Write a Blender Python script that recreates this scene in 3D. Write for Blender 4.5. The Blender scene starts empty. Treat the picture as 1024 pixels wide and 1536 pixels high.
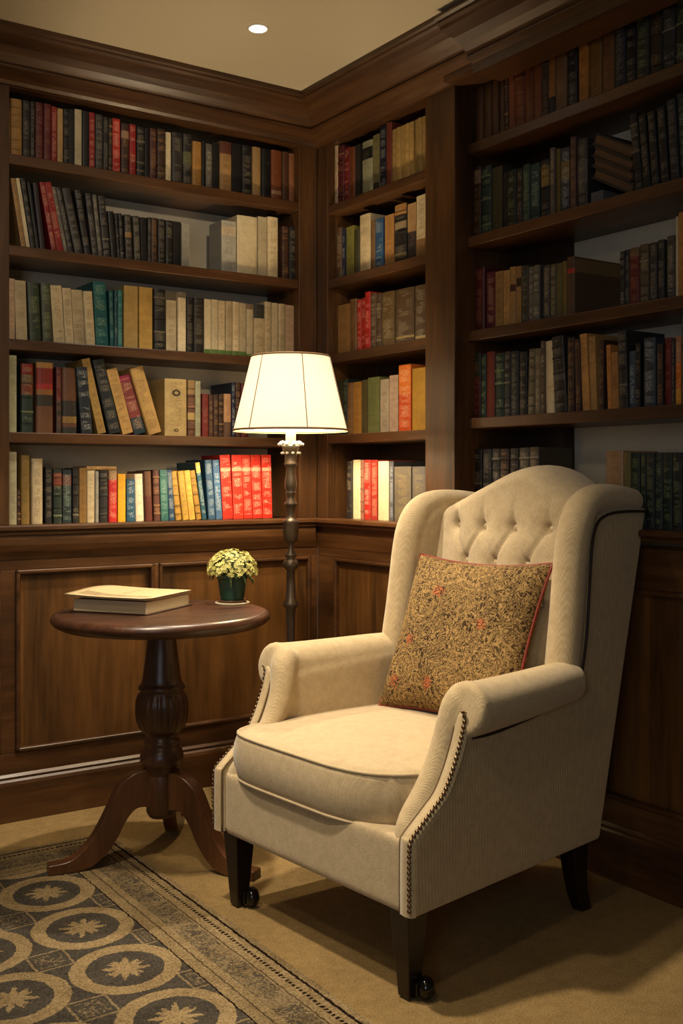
import bpy, bmesh, math, random
from mathutils import Vector, Matrix
random.seed(7)
PI = math.pi
sc = bpy.context.scene
col = sc.collection

# ---------------------------------------------------------------- camera
FPX, YH, YAW, CAMZ = 1605.0, 715.0, math.radians(55.75), 1.1
FW = (math.cos(YAW), math.sin(YAW)); RT = (math.sin(YAW), -math.cos(YAW))
CX = -(4.077*FW[0] - .0914*RT[0]); CY = -(4.077*FW[1] - .0914*RT[1])
cam = bpy.data.cameras.new('camera'); camo = bpy.data.objects.new('camera', cam); col.objects.link(camo)
camo.location = (CX, CY, CAMZ); camo.rotation_euler = (PI/2, 0, YAW - PI/2)
cam.sensor_fit = 'VERTICAL'; cam.sensor_height = 36; cam.lens = 36*FPX/1536
cam.shift_y = -(768-YH)/1536; cam.clip_start = .05
sc.camera = camo
sc.view_settings.view_transform = 'Standard'; sc.view_settings.look = 'None'
sc.view_settings.gamma = 1; sc.view_settings.use_curve_mapping = False
sc.view_settings.exposure = 0.28
sc.cycles.use_denoising = True
sc.cycles.max_bounces = 6; sc.cycles.diffuse_bounces = 4; sc.cycles.glossy_bounces = 3
sc.cycles.sample_clamp_indirect = 4.0
sc.cycles.caustics_reflective = False; sc.cycles.caustics_refractive = False

# measuring helpers: where on a given wall plane a measured photo point lies
def _ray(px, py):
    k = (px-512)/FPX
    return (FW[0]+k*RT[0], FW[1]+k*RT[1], (YH-py)/FPX)
def on_left(px, py, y):
    d = _ray(px, py); t = (y-CY)/d[1]; return CX+t*d[0], CAMZ+t*d[2]
def on_right(px, py, x):
    d = _ray(px, py); t = (x-CX)/d[0]; return CY+t*d[1], CAMZ+t*d[2]

# ---------------------------------------------------------------- node helpers
def lin(c):
    return tuple(((v/255)/12.92 if v/255 <= .04045 else ((v/255+.055)/1.055)**2.4) for v in c[:3])+(1,)
class NT:
    def __init__(s, name, rough=.5, metal=0, spec=.5):
        s.m = bpy.data.materials.new(name); s.m.use_nodes = True; s.t = s.m.node_tree
        s.n = s.t.nodes; s.b = s.n['Principled BSDF']
        s.b.inputs['Roughness'].default_value = rough; s.b.inputs['Metallic'].default_value = metal
        s.b.inputs['Specular IOR Level'].default_value = spec
    def link(s, a, b): s.t.links.new(a, b)
    def node(s, typ, ins=None, **kw):
        n = s.n.new(typ)
        for k, v in kw.items(): setattr(n, k, v)
        for k, v in (ins or {}).items():
            i = n.inputs[k]
            if isinstance(v, bpy.types.NodeSocket): s.link(v, i)
            elif isinstance(v, V): s.link(v.s, i)
            else: i.default_value = v
        return n
    def val(s, x): return V(s, x)
    def obj(s): return s.node('ShaderNodeTexCoord').outputs['Object']
    def mapping(s, vec, scale=(1,1,1), loc=(0,0,0), rot=(0,0,0)):
        return s.node('ShaderNodeMapping', {'Vector': vec, 'Scale': scale, 'Location': loc, 'Rotation': rot}).outputs[0]
    def noise(s, vec, scale, detail=3, rough=.5, dist=0):
        n = s.node('ShaderNodeTexNoise', {'Vector': vec, 'Scale': scale, 'Detail': detail, 'Roughness': rough, 'Distortion': dist})
        return V(s, n.outputs[0])
    def ramp(s, fac, stops, interp='LINEAR'):
        n = s.node('ShaderNodeValToRGB', {'Fac': fac}); r = n.color_ramp; r.interpolation = interp
        while len(r.elements) < len(stops): r.elements.new(.5)
        for e, (p, c) in zip(r.elements, stops): e.position = p; e.color = lin(c)
        return n.outputs[0]
    def mix(s, fac, a, b, mode='MIX'):
        n = s.node('ShaderNodeMix', data_type='RGBA', blend_type=mode)
        for i, v in ((0, fac), (6, a), (7, b)):
            if isinstance(v, V): v = v.s
            if isinstance(v, bpy.types.NodeSocket): s.link(v, n.inputs[i])
            elif i == 0: n.inputs[i].default_value = v
            else: n.inputs[i].default_value = lin(v) if max(v) > 1.01 else v
        return n.outputs[2]
    def base(s, c):
        if isinstance(c, bpy.types.NodeSocket): s.link(c, s.b.inputs['Base Color'])
        else: s.b.inputs['Base Color'].default_value = lin(c)
    def bump(s, h, strength=.3, dist=.002):
        n = s.node('ShaderNodeBump', {'Height': h, 'Strength': strength, 'Distance': dist})
        s.link(n.outputs[0], s.b.inputs['Normal'])
class V:
    """a number flowing through math nodes"""
    def __init__(s, t, sock): s.t = t; s.s = sock
    def _o(s, op, *a):
        n = s.t.n.new('ShaderNodeMath'); n.operation = op
        for i, v in enumerate((s,)+a):
            if isinstance(v, V): s.t.link(v.s, n.inputs[i])
            else: n.inputs[i].default_value = v
        return V(s.t, n.outputs[0])
    def __add__(s, o): return s._o('ADD', o)
    def __sub__(s, o): return s._o('SUBTRACT', o)
    def __mul__(s, o): return s._o('MULTIPLY', o)
    def __truediv__(s, o): return s._o('DIVIDE', o)
    def __lt__(s, o): return s._o('LESS_THAN', o)
    def __gt__(s, o): return s._o('GREATER_THAN', o)
    def abs(s): return s._o('ABSOLUTE')
    def sin(s): return s._o('SINE')
    def fract(s): return s._o('FRACT')
    def sqrt(s): return s._o('SQRT')
    def max(s, o): return s._o('MAXIMUM', o)
    def min(s, o): return s._o('MINIMUM', o)
    def atan2(s, o): return s._o('ARCTAN2', o)
    def near(s, c, w): return (s-c).abs() < w

def plain(name, c, rough=.5, metal=0, spec=.5, bump=None, var=0):
    t = NT(name, rough, metal, spec)
    if var:
        n = t.noise(t.obj(), 14, 4)
        t.base(t.mix(n*var, c, tuple(v*.45 for v in c)))
    else: t.base(c)
    if bump: t.bump(t.noise(t.obj(), bump[0], 3).s, bump[1], bump[2])
    return t.m

def wood(name, dark, mid, light, axis='Z', rough=.36, scale=1., boards=0, bump=.12):
    t = NT(name, rough)
    sc_ = {'X': (.10, 1, 1), 'Y': (1, .10, 1), 'Z': (1, 1, .10)}[axis]
    rnd = t.node('ShaderNodeObjectInfo').outputs['Random']
    off = t.node('ShaderNodeVectorMath', {0: t.obj()}, operation='ADD')
    k = t.node('ShaderNodeCombineXYZ', {'X': V(t, rnd)*9.0, 'Y': V(t, rnd)*5.0, 'Z': V(t, rnd)*3.0})
    t.link(k.outputs[0], off.inputs[1])
    v = t.mapping(off.outputs[0], tuple(q*scale for q in sc_))
    n1 = t.noise(v, 9, 6, .6, .6); n2 = t.noise(v, 70, 4, .6, .2)
    f = n1*.72 + n2*.34
    if boards:
        sp = t.node('ShaderNodeSeparateXYZ', {0: off.outputs[0]})
        a = V(t, sp.outputs[0 if boards > 0 else 1])
        w = t.node('ShaderNodeTexWhiteNoise', {'W': (a*abs(boards))._o('FLOOR')}, noise_dimensions='1D')
        f = f + (V(t, w.outputs[0])-.5)*.22
    t.base(t.ramp(f, [(.30, dark), (.52, mid), (.78, light)]))
    r = n2*.25 + (rough-.10)
    t.link(r.s, t.b.inputs['Roughness'])
    t.bump(f.s, bump, .0015)
    return t.m

M = {}
M['wood_v'] = wood('walnut_upright', (36,21,10), (72,46,22), (106,72,36), 'Z')
M['wood_x'] = wood('walnut_along_left', (36,21,10), (72,45,22), (104,69,35), 'X')
M['wood_y'] = wood('walnut_along_right', (36,21,10), (72,45,22), (104,69,35), 'Y')
M['panel_l'] = wood('walnut_veneer_left', (42,26,11), (88,57,24), (122,82,38), 'Z', .40, .8, boards=8)
M['panel_r'] = wood('walnut_veneer_right', (42,26,11), (88,57,24), (122,82,38), 'Z', .40, .8, boards=-8)
M['table'] = wood('polished_mahogany', (28,16,10), (64,38,24), (96,60,38), 'X', .30, 1.2)
M['table_v'] = wood('dark_mahogany', (34,19,11), (70,43,26), (104,68,42), 'Z', .30, 1.2)
M['leg_warm'] = wood('warm_mahogany', (42,24,12), (80,48,26), (112,72,40), 'Z', .30, 1.2)
M['leg'] = plain('ebonised_leg', (24,13,11), .28)
M['black'] = plain('black_caster', (12,10,10), .12)
M['back'] = plain('painted_grey_backing', (214,202,176), .8, var=.2)
M['back_wood'] = wood('dark_backing', (26,15,8), (46,28,15), (62,38,20), 'Z', .5)
M['ceil'] = plain('ceiling_paint', (205,193,166), .9, bump=(60, .05, .002))
M['pole'] = plain('aged_bronze', (104,90,76), .33, .5, var=.5)
M['red_pipe'] = plain('red_piping', (128,38,24), .5)
M['brown_pipe'] = plain('brown_piping', (40,24,16), .6)
M['nail'] = plain('antique_brass_nail', (120,96,70), .28, .9)
M['pages'] = plain('page_paper', (206,190,150), .85, var=.3)
M['old_pages'] = plain('browned_page_edges', (104,76,48), .85, var=.5)
M['cream'] = plain('cream_coaster', (226,212,178), .7)
M['green_pot'] = plain('green_pot', (30,64,50), .45)
M['sauc'] = plain('brown_saucer', (92,62,40), .4)

def fabric(name, c1, c2, rib=.0085, ribs=.5, rough=.92):
    t = NT(name, rough, 0, .15)
    sp = t.node('ShaderNodeSeparateXYZ', {0: t.obj()})
    X, Y, Z = (V(t, sp.outputs[i]) for i in range(3))
    wob = t.noise(t.mapping(t.obj(), (8, 8, 3)), 3, 2)*.004
    s = ((X + Y*.8 + Z*.06 + wob)*(2*PI/rib)).sin()*.5+.5
    n = t.noise(t.mapping(t.obj(), (1, 1, .6)), 420, 3, .7)
    n2 = t.noise(t.obj(), 45, 5, .65)
    f = s*(.35*ribs) + n*.6 + n2*.55 - .22
    t.base(t.mix(f, c1, c2))
    t.bump((s*ribs + n*.8).s, .55, .0016)
    t.b.inputs['Sheen Weight'].default_value = .25
    t.b.inputs['Sheen Roughness'].default_value = .5
    return t.m
M['fab'] = fabric('cream_ribbed_upholstery', (142,121,84), (212,190,146), rib=.0105, ribs=.42)
M['fab3'] = fabric('cream_fine_ribbed_upholstery', (152,131,96), (220,200,160), rib=.0046, ribs=.28)
M['fab2'] = fabric('cream_plain_upholstery', (154,134,100), (222,202,164), rib=.0062, ribs=.16)
M['seam'] = plain('seam_groove_shadow', (104,84,54), .9)  # dark tone stands for the shadow in the groove beside the facing
M['button'] = plain('cream_button', (196,178,140), .55)

def carpet():
    t = NT('beige_carpet', .95, 0, .1)
    n = t.noise(t.obj(), 220, 3, .75); n2 = t.noise(t.obj(), 5, 3); n3 = t.noise(t.obj(), 34, 4, .6)
    t.base(t.mix(n*1.3+n2*.35+n3*.5-.62, (108,86,52), (196,166,112)))
    t.bump(n.s, 1.0, .005); return t.m
M['carpet'] = carpet()

def rug_mat():
    t = NT('patterned_rug_wool', .95, 0, .1)
    sp = t.node('ShaderNodeSeparateXYZ', {0: t.obj()})
    wn = t.node('ShaderNodeTexNoise', {'Vector': t.obj(), 'Scale': 75., 'Detail': 3.})
    wo = t.node('ShaderNodeSeparateXYZ', {0: wn.outputs['Color']})
    X = V(t, sp.outputs[0])*-1 + (V(t, wo.outputs[0])-.5)*.010
    Y = V(t, sp.outputs[1])*-1 + (V(t, wo.outputs[1])-.5)*.010
    d = X.min(Y); along = X.max(Y)
    # field of rings
    fx = ((X-.312)/.252+.5).fract()*.252-.126
    fy = ((Y-.367)/.260+.5).fract()*.260-.130
    r = (fx*fx+fy*fy).sqrt(); th = fy.atan2(fx)
    ring = (r > .086)*(r < .122)
    jag = t.noise(t.obj(), 190, 2)
    star = r < ((th*4).sin().abs()*.022 + (th*12).sin()*.007 + jag*.040 + .006)
    cx = (fx.abs()-.126).abs(); cy = (fy.abs()-.130).abs()   # from cell corners
    q = cx.max(cy)
    sq = q.near(.042, .0028)
    vor = t.noise(t.obj(), 75, 2)
    sqi = (q < .032)*((vor-.5).abs() < .035)
    pale = ring.max(star).max(sq*.75).max(sqi*.6)
    n = t.noise(t.obj(), 210, 3, .75); n2 = t.noise(t.obj(), 12, 4, .6)
    f1 = n*2.0+n2*.7-.95
    beige = t.mix(f1, (104,84,54), (196,172,128))
    grey = t.mix(f1, (44,40,35), (104,96,84))
    field = t.mix(pale, grey, beige)
    # border, measured inwards from the edge
    flo = t.noise(t.mapping(t.obj(), (1,1,1)), 26, 2, .5, 1.6)
    vine = ((flo*42).sin() > -.35)
    blot = t.noise(t.obj(), 13, 2, .5, 1.) > .43
    flower = t.mix((vine*blot)._o('MULTIPLY', .85), t.mix(.25, beige, grey), grey)
    flower = t.mix(((flo-.5).abs() < .012), flower, beige)
    bord = t.mix((d > .078)*(d < .138), beige, flower)
    dash = d.near(.045, .0045)*((along*(2*PI/.014)).sin() > -.2)
    lines = dash.max(d.near(.020, .0035)).max((d.near(.072, .002)*.7)).max(d.near(.160, .002)*.7).max(d.near(.192, .0025))
    bord = t.mix(lines, bord, (36,25,18))
    t.base(t.mix(d > .193, bord, field))
    t.bump((n + ((along*(2*PI/.006)).sin()*.25)*(d < .193)).s, 1.0, .006)
    return t.m
M['rug'] = rug_mat()

def pillow_mat():
    t = NT('tapestry_weave', .9, 0, .15)
    o = t.obj()
    n = t.noise(o, 46, 2, .5, 1.3); lines = ((n*44).sin() > -.05)
    v = t.node('ShaderNodeTexVoronoi', {'Vector': o, 'Scale': 7.0, 'Randomness': .7})
    dd = V(t, v.outputs[0]); rings = (dd*55).sin() > .35
    big = t.noise(o, 9, 3)
    f = lines*.74 + rings*(dd < .5)*.22 + big*.55 - .24
    weave = t.noise(o, 500, 2)
    c = t.mix(f, (56,42,26), (176,143,90))
    c = t.mix(weave*.35, c, (40,28,18))
    sp = t.node('ShaderNodeSeparateXYZ', {0: o}); X = V(t, sp.outputs[0]); Y = V(t, sp.outputs[1])
    red = None
    for (a, b, r_) in ((-.075,.105,.017), (-.135,-.035,.014), (.10,.03,.012), (-.16,-.15,.016), (-.03,-.14,.013)):
        k = (((X-a)*(X-a)+(Y-b)*(Y-b)).sqrt() + (n-.5)*.05) < r_
        red = k if red is None else red.max(k)
    c = t.mix(red*lines*.6, c, (186,84,52))
    t.base(c); t.bump((lines*.5+weave).s, .7, .0016); return t.m
M['pillow'] = pillow_mat()

def book_mat():
    t = NT('book_binding', .5, 0, .4)
    c = t.node('ShaderNodeAttribute', attribute_name='Col').outputs['Color']
    a = t.node('ShaderNodeAttribute', attribute_name='Ink')
    uv = t.node('ShaderNodeUVMap', uv_map='UVMap').outputs[0]
    rnd = V(t, t.node('ShaderNodeObjectInfo').outputs['Random'])
    off = t.node('ShaderNodeCombineXYZ', {'X': rnd*13, 'Y': rnd*37, 'Z': rnd*5})
    p = t.node('ShaderNodeVectorMath', {0: uv, 1: off.outputs[0]}, operation='ADD').outputs[0]
    glyph = t.noise(t.mapping(p, (1.0, 1.35, 1)), 430, 1.5, .5)
    words = t.noise(t.mapping(p, (.2, 1, 1)), 60, 1)
    ink = (glyph > .54)*(words > .47)
    wear = t.noise(p, 60, 4, .7); soft = t.noise(p, 11, 3)
    b = t.mix((wear*.5+soft*.5-.28), c, (20,14,10))
    b = t.mix(((wear > .66)*.28), b, (150,120,84))
    b = t.mix(V(t, a.outputs['Alpha'])*ink, b, a.outputs['Color'])
    t.base(b); t.bump((wear*.5+glyph*.3).s, .25, .001); return t.m
M['book'] = book_mat()

# ---------------------------------------------------------------- mesh helpers
def link(name, me, mat, parent=None, smooth=False):
    o = bpy.data.objects.new(name, me); col.objects.link(o)
    if mat is not None:
        for m in (mat if isinstance(mat, (list, tuple)) else [mat]): me.materials.append(m)
    if smooth: me.polygons.foreach_set('use_smooth', [True]*len(me.polygons))
    if parent: o.parent = parent
    return o
class MB:
    def __init__(s): s.v = []; s.f = []
    def add(s, vs, fs):
        o = len(s.v); s.v += [tuple(v) for v in vs]; s.f += [tuple(i+o for i in f) for f in fs]; return s
    def box(s, x0, x1, y0, y1, z0, z1):
        vs = [(x, y, z) for x in (x0, x1) for y in (y0, y1) for z in (z0, z1)]
        return s.add(vs, [(0,1,3,2), (4,6,7,5), (0,4,5,1), (2,3,7,6), (0,2,6,4), (1,5,7,3)])
    def lathe(s, prof, c=(0,0,0), n=32, flute=None):
        vs = []; fs = []
        for k, (r, z) in enumerate(prof):
            for i in range(n):
                a = 2*PI*i/n; rr = r
                if flute and flute[0] <= z <= flute[1]: rr = r*(1-.028*(1-math.cos(PI/2*i)))
                vs.append((c[0]+rr*math.cos(a), c[1]+rr*math.sin(a), c[2]+z))
        for k in range(len(prof)-1):
            for i in range(n):
                j = (i+1) % n; fs.append((k*n+i, k*n+j, (k+1)*n+j, (k+1)*n+i))
        m = len(prof)-1
        if prof[0][0] > 1e-5: fs.append(tuple(reversed(range(n))))
        if prof[m][0] > 1e-5: fs.append(tuple(m*n+i for i in range(n)))
        return s.add(vs, fs)
    def tube(s, pts, rad, n=12, closed=False, ends=True):
        P = [Vector(p) for p in pts]; m = len(P)
        if not hasattr(rad, '__len__'): rad = [rad]*m
        T = []
        for i in range(m):
            a = P[(i-1) % m] if closed or i > 0 else P[i]; b = P[(i+1) % m] if closed or i < m-1 else P[i]
            T.append((b-a).normalized())
        up = Vector((0, 0, 1)) if abs(T[0].z) < .9 else Vector((0, 1, 0))
        nrm = T[0].cross(up).normalized(); vs = []; fs = []
        for i in range(m):
            if i: 
                nrm = (nrm - T[i]*nrm.dot(T[i])).normalized()
            bi = T[i].cross(nrm)
            for k in range(n):
                a = 2*PI*k/n; vs.append(P[i] + (nrm*math.cos(a)+bi*math.sin(a))*rad[i])
        for i in range(m if closed else m-1):
            for k in range(n):
                j = (i+1) % m; l = (k+1) % n
                fs.append((i*n+k, i*n+l, j*n+l, j*n+k))
        if not closed and ends: fs.append(tuple(reversed(range(n)))); fs.append(tuple((m-1)*n+k for k in range(n)))
        return s.add(vs, fs)
    def prism(s, poly, f0, f1):
        """poly of 2D points; f0/f1 turn a 2D point into the two 3D faces"""
        n = len(poly)
        return s.add([f0(*p) for p in poly]+[f1(*p) for p in poly],
                     [tuple(range(n)), tuple(reversed(range(n, 2*n)))]+[(i, n+i, n+(i+1) % n, (i+1) % n) for i in range(n)])
    def ball(s, c, r, n=14, m=9, sz=1.):
        return s.lathe([(max(r*math.sin(PI*k/m), 0 if k in (0, m) else 0)+1e-6, -r*sz*math.cos(PI*k/m)) for k in range(m+1)], c, n)
    def mesh(s, name):
        me = bpy.data.meshes.new(name); me.from_pydata(s.v, [], s.f)
        bm = bmesh.new(); bm.from_mesh(me); bmesh.ops.recalc_face_normals(bm, faces=bm.faces); bm.to_mesh(me); bm.free()
        return me
    def build(s, name, mat, parent=None, smooth=False, bevel=0, seg=2):
        o = link(name, s.mesh(name), mat, parent, smooth)
        if bevel:
            b = o.modifiers.new('bevel', 'BEVEL'); b.width = bevel; b.segments = seg; b.limit_method = 'ANGLE'
            b.harden_normals = False
        if smooth == 'angle' or (smooth and bevel): 
            pass
        return o
def soft(o, voxel=.006, it=6, f=.5):
    r = o.modifiers.new('remesh', 'REMESH'); r.mode = 'VOXEL'; r.voxel_size = voxel; r.use_smooth_shade = True
    m = o.modifiers.new('smooth', 'SMOOTH'); m.factor = f; m.iterations = it
    return o
def tag(o, label=None, cat=None, group=None, kind=None):
    if label: o['label'] = label
    if cat: o['category'] = cat
    if group: o['group'] = group
    if kind: o['kind'] = kind
    return o
def empty(name, loc, rz=0):
    o = bpy.data.objects.new(name, None); col.objects.link(o); o.location = loc; o.rotation_euler = (0, 0, rz)
    o.empty_display_size = .1; return o
def struct(o, label=None, cat=None): return tag(o, label, cat, kind='structure')
def catmull(pts, n=6):
    P = [Vector(p) for p in pts]; out = []
    for i in range(len(P)-1):
        a = P[max(i-1, 0)]; b = P[i]; c = P[i+1]; d = P[min(i+2, len(P)-1)]
        for k in range(n):
            t = k/n
            out.append(.5*((2*b)+(c-a)*t+(2*a-5*b+4*c-d)*t*t+(3*b-a-3*c+d)*t**3))
    return out+[P[-1]]

# ---------------------------------------------------------------- room shell
CEIL = 2.47; XL = -1.9; YR = -2.7; RX = .05; YP0, YP1 = -.658, -.808   # pilaster on the right wall
o = MB().box(-4.2, .4, -5.2, .4, -.05, 0).build('floor', M['carpet']); struct(o, 'beige carpeted floor', 'floor')
o = MB().box(-4.2, .4, -5.2, .4, CEIL, CEIL+.05).build('ceiling', M['ceil']); struct(o, 'plain cream ceiling', 'ceiling')

def wainscot(name, boxer, openings, a0, a1, mats, lbl):
    """frame rails, stiles, recessed veneer and mouldings; boxer(a0,a1,depth0,depth1,z0,z1) -> MB box args. depth grows into the room"""
    w = MB(); w.box(*boxer(a0, a1, -.06, -.022, 0, .915))
    wall = struct(w.build(name, mats[0]), lbl, 'wall')
    f = MB(); z0, z1 = .215, .80
    f.box(*boxer(a0, a1, -.022, 0, z1, .91)); f.box(*boxer(a0, a1, -.022, 0, .13, z0))
    edges = [a0]+sorted(e for op in openings for e in op)+[a1]
    for i in range(0, len(edges), 2): f.box(*boxer(edges[i], edges[i+1], -.022, 0, z0, z1))
    f.build('panel_frame', mats[1], wall, bevel=.002)
    for (p, q) in openings:
        g = MB(); g.box(*boxer(p+.004, q-.004, -.03, -.014, z0+.004, z1-.004)).build('wainscot_panel', mats[2], wall)
        g = MB(); m = .014
        for (aa, bb, cc, dd) in ((p, q, z1-m, z1), (p, q, z0, z0+m), (p, p+m, z0, z1), (q-m, q, z0, z1)):
            g.box(*boxer(aa, bb, -.02, .006, cc, dd))
        g.build('panel_moulding', mats[1], wall, bevel=.005, seg=3)
    return wall
LB = lambda a0, a1, d0, d1, z0, z1: (a0, a1, -d1, -d0, z0, z1)
RB = lambda a0, a1, d0, d1, z0, z1: (-d1, -d0, a0, a1, z0, z1)
RB2 = lambda a0, a1, d0, d1, z0, z1: (RX-d1, RX-d0, a0, a1, z0, z1)
wl = wainscot('wall_left', LB, [(-1.74, -1.20), (-1.152, -.672), (-.655, -.03)], XL, .0, (M['wood_x'], M['wood_x'], M['panel_l']), 'left wall of dark walnut wainscot panelling')
wr = wainscot('wall_right', RB, [(-.60, -.115)], -.808, .0, (M['wood_y'], M['wood_y'], M['panel_r']), 'right wall of dark walnut wainscot panelling beside the corner')
wr2 = wainscot('wall_right_recess', RB2, [(-1.30, -.93), (-1.95, -1.36), (-2.6, -2.01)], YR, -.808, (M['wood_y'], M['wood_y'], M['panel_r']), 'dark walnut wainscot behind the armchair')
# upper walls carrying the bookcases
struct(MB().box(XL, .30, .24, .27, .9, CEIL).build('wall_left_upper', M['back']), 'painted wall behind the left bookcase', 'wall')
struct(MB().box(.30, .33, YR, .27, .9, CEIL).build('wall_right_upper', M['back']), 'painted wall behind the right bookcases', 'wall')

def run(name, prof, path, mat, label, cat='trim'):
    """moulding: profile (protrusion, z) swept along the two walls, mitred; path gives for a protrusion p the xy points"""
    v = []; f = []; n = len(prof); m = None
    cols = [path(p) for (p, z) in prof]; m = len(cols[0])
    for k in range(m):
        for (p, z), c in zip(prof, cols): v.append((c[k][0], c[k][1], z))
    for k in range(m-1):
        for i in range(n): f.append((k*n+i, k*n+(i+1) % n, (k+1)*n+(i+1) % n, (k+1)*n+i))
    f.append(tuple(range(n))); f.append(tuple(reversed(range((m-1)*n, m*n))))
    b = MB(); b.add(v, f)
    return struct(b.build(name, mat), label, cat)
corner = lambda p: [(XL, -p), (-p, -p), (-p, YR)]
left_path = lambda p: [(XL, -p), (-p, -p)]
right_path = lambda p: [(-p, -p), (-p, YR)]
crown = [(-.05, CEIL), (.200, CEIL), (.200, 2.456), (.192, 2.452), (.190, 2.446), (.180, 2.441), (.160, 2.435), (.132, 2.425), (.108, 2.411), (.090, 2.397),
         (.083, 2.388), (.088, 2.384), (.086, 2.377), (.074, 2.374), (.062, 2.370), (.040, 2.364), (.024, 2.357), (.016, 2.348), (-.05, 2.346)]
run('trim_1', crown, left_path, M['wood_x'], 'walnut crown moulding above the left bookcase')
run('trim_2', crown, right_path, M['wood_y'], 'walnut crown moulding above the right bookcases')
ledge = [(-.05, .945), (.036, .945), (.042, .940), (.042, .930), (.036, .926), (.030, .922), (.030, .915), (-.05, .915)]
lw = run('trim_3', ledge, left_path, M['wood_x'], 'walnut ledge under the left bookcase')
run('trim_4', [(p, z+.0) for p, z in ledge], lambda p: [(-p, -p), (-p, -.808)], M['wood_y'], 'walnut ledge under the narrow corner bookcase')
run('trim_5', [(p, z+.015) for p, z in ledge], lambda p: [(RX-p, -.808), (RX-p, YR)], M['wood_y'], 'dark walnut ledge behind the armchair')
apron = [(-.02, .915), (.020, .915), (.022, .90), (.021, .88), (.016, .862), (.008, .845), (.004, .835), (-.02, .835)]
run('trim_6', apron, left_path, M['wood_x'], 'rounded apron moulding under the left ledge')
run('trim_7', [(p*.35, z) for p, z in apron], lambda p: [(-p, -p), (-p, -.808)], M['wood_y'], 'apron moulding under the corner ledge')
base_p = [(-.02, 0), (.020, 0), (.020, .118), (.017, .128), (.010, .134), (.012, .142), (.004, .15), (-.02, .15)]
run('baseboard_left', base_p, left_path, M['wood_x'], 'tall dark walnut baseboard on the left wall')
run('baseboard_right', base_p, lambda p: [(-p, -p), (-p, -.808)], M['wood_y'], 'walnut baseboard by the corner on the right wall')
run('baseboard_right_recess', base_p, lambda p: [(RX-p, -.80), (RX-p, YR)], M['wood_y'], 'dark baseboard behind the armchair')

# ---------------------------------------------------------------- bookcases
ZL = [2.134, 1.842, 1.541, 1.243, .945]
ZM = [2.116, 1.838, 1.557, 1.256, .945]
ZR = [2.167, 1.870, 1.567, 1.287, .960]
TH = .034
def case(name, boxer, a0, a1, zs, mats, side, label, top, backm, stile_lo=0, stile_hi=0):
    root = tag(empty(name, (0, 0, 0)), label, 'bookcase')
    for z in zs[:-1]:
        MB().box(*boxer(a0, a1, -.238, .0, z-TH, z)).build('shelf', mats, root, bevel=.003)
    MB().box(*boxer(a0, a1, -.2399, -.232, zs[-1], top)).build('back_panel', backm, root)
    return root
def cap_board(boxer, a0, a1, mat, root): MB().box(*boxer(a0, a1, -.238, -.03, 2.350, 2.370)).build('top_board', mat, root)
lc = case('left_bookcase', LB, -1.173, -.085, ZL, M['wood_x'], None, 'wide built-in walnut bookcase along the left wall, full of books', 2.36, M['back'])
for (p, q) in ((-1.235, -1.173), (-.085, -.004)):
    MB().box(*LB(p, q, -.238 if p < -1 else -.03, .004, .945, 2.36)).build('side_panel', M['wood_v'], lc, bevel=.002)
MB().box(*LB(-.085, -.070, -.238, -.03, .945, 2.36)).build('side_panel', M['wood_v'], lc)
MB().box(*LB(-1.235, -.004, -.03, .0, 2.346, 2.375)).build('head_rail', M['wood_x'], lc)
MB().box(*LB(XL, -1.235, -.03, .0, .945, 2.36)).build('side_filler', M['wood_v'], lc)
cap_board(LB, -1.235, -.004, M['wood_x'], lc)
mc = case('corner_bookcase', RB, -.66, -.075, ZM, M['wood_y'], None, 'narrow built-in walnut bookcase right of the room corner', 2.36, M['back_wood'])
MB().box(*RB(-.075, -.004, -.03, .004, .945, 2.36)).build('side_panel', M['wood_v'], mc, bevel=.002)
MB().box(*RB(-.085, -.075, -.238, -.03, .945, 2.36)).build('side_panel', M['wood_v'], mc)
MB().box(*RB(-.66, -.004, -.03, .0, 2.346, 2.375)).build('head_rail', M['wood_y'], mc)
MB().box(-.004, .30, YP1, YP0, .945, 2.36).build('pilaster', M['wood_v'], mc, bevel=.003)
cap_board(RB, -.66, -.004, M['wood_y'], mc)
rc = case('right_bookcase', RB2, YR, YP1, ZR, M['wood_y'], None, 'large dark bookcase behind the armchair, right of the pilaster', 2.36, M['back'])
for o in rc.children:
    if o.name.startswith('back_panel'): pass
MB().box(RX-.10, RX+.01, YR, YP1, 2.345, 2.45).build('head_rail', M['wood_y'], rc)
MB().box(RX+.19, RX+.232, -1.05, YP1-.001, .96, 2.36).build('inner_backing', M['back_wood'], rc)
cap_board(RB2, YR, YP1, M['wood_y'], rc)
# projecting cornice over the right bookcase, returned towards the pilaster
corn = [(-.04, 2.452), (.222, 2.452), (.224, 2.444), (.214, 2.439), (.216, 2.430), (.202, 2.426), (.196, 2.418), (.176, 2.413), (.148, 2.406), (.118, 2.392), (.100, 2.376),
        (.093, 2.366), (.098, 2.362), (.097, 2.355), (.084, 2.351), (.072, 2.347), (.070, 2.318), (-.04, 2.318)]
run('trim_8', corn, lambda p: [(-p, -.972), (-p, YR)], M['wood_y'], 'heavy projecting walnut cornice above the right bookcase')

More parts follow.
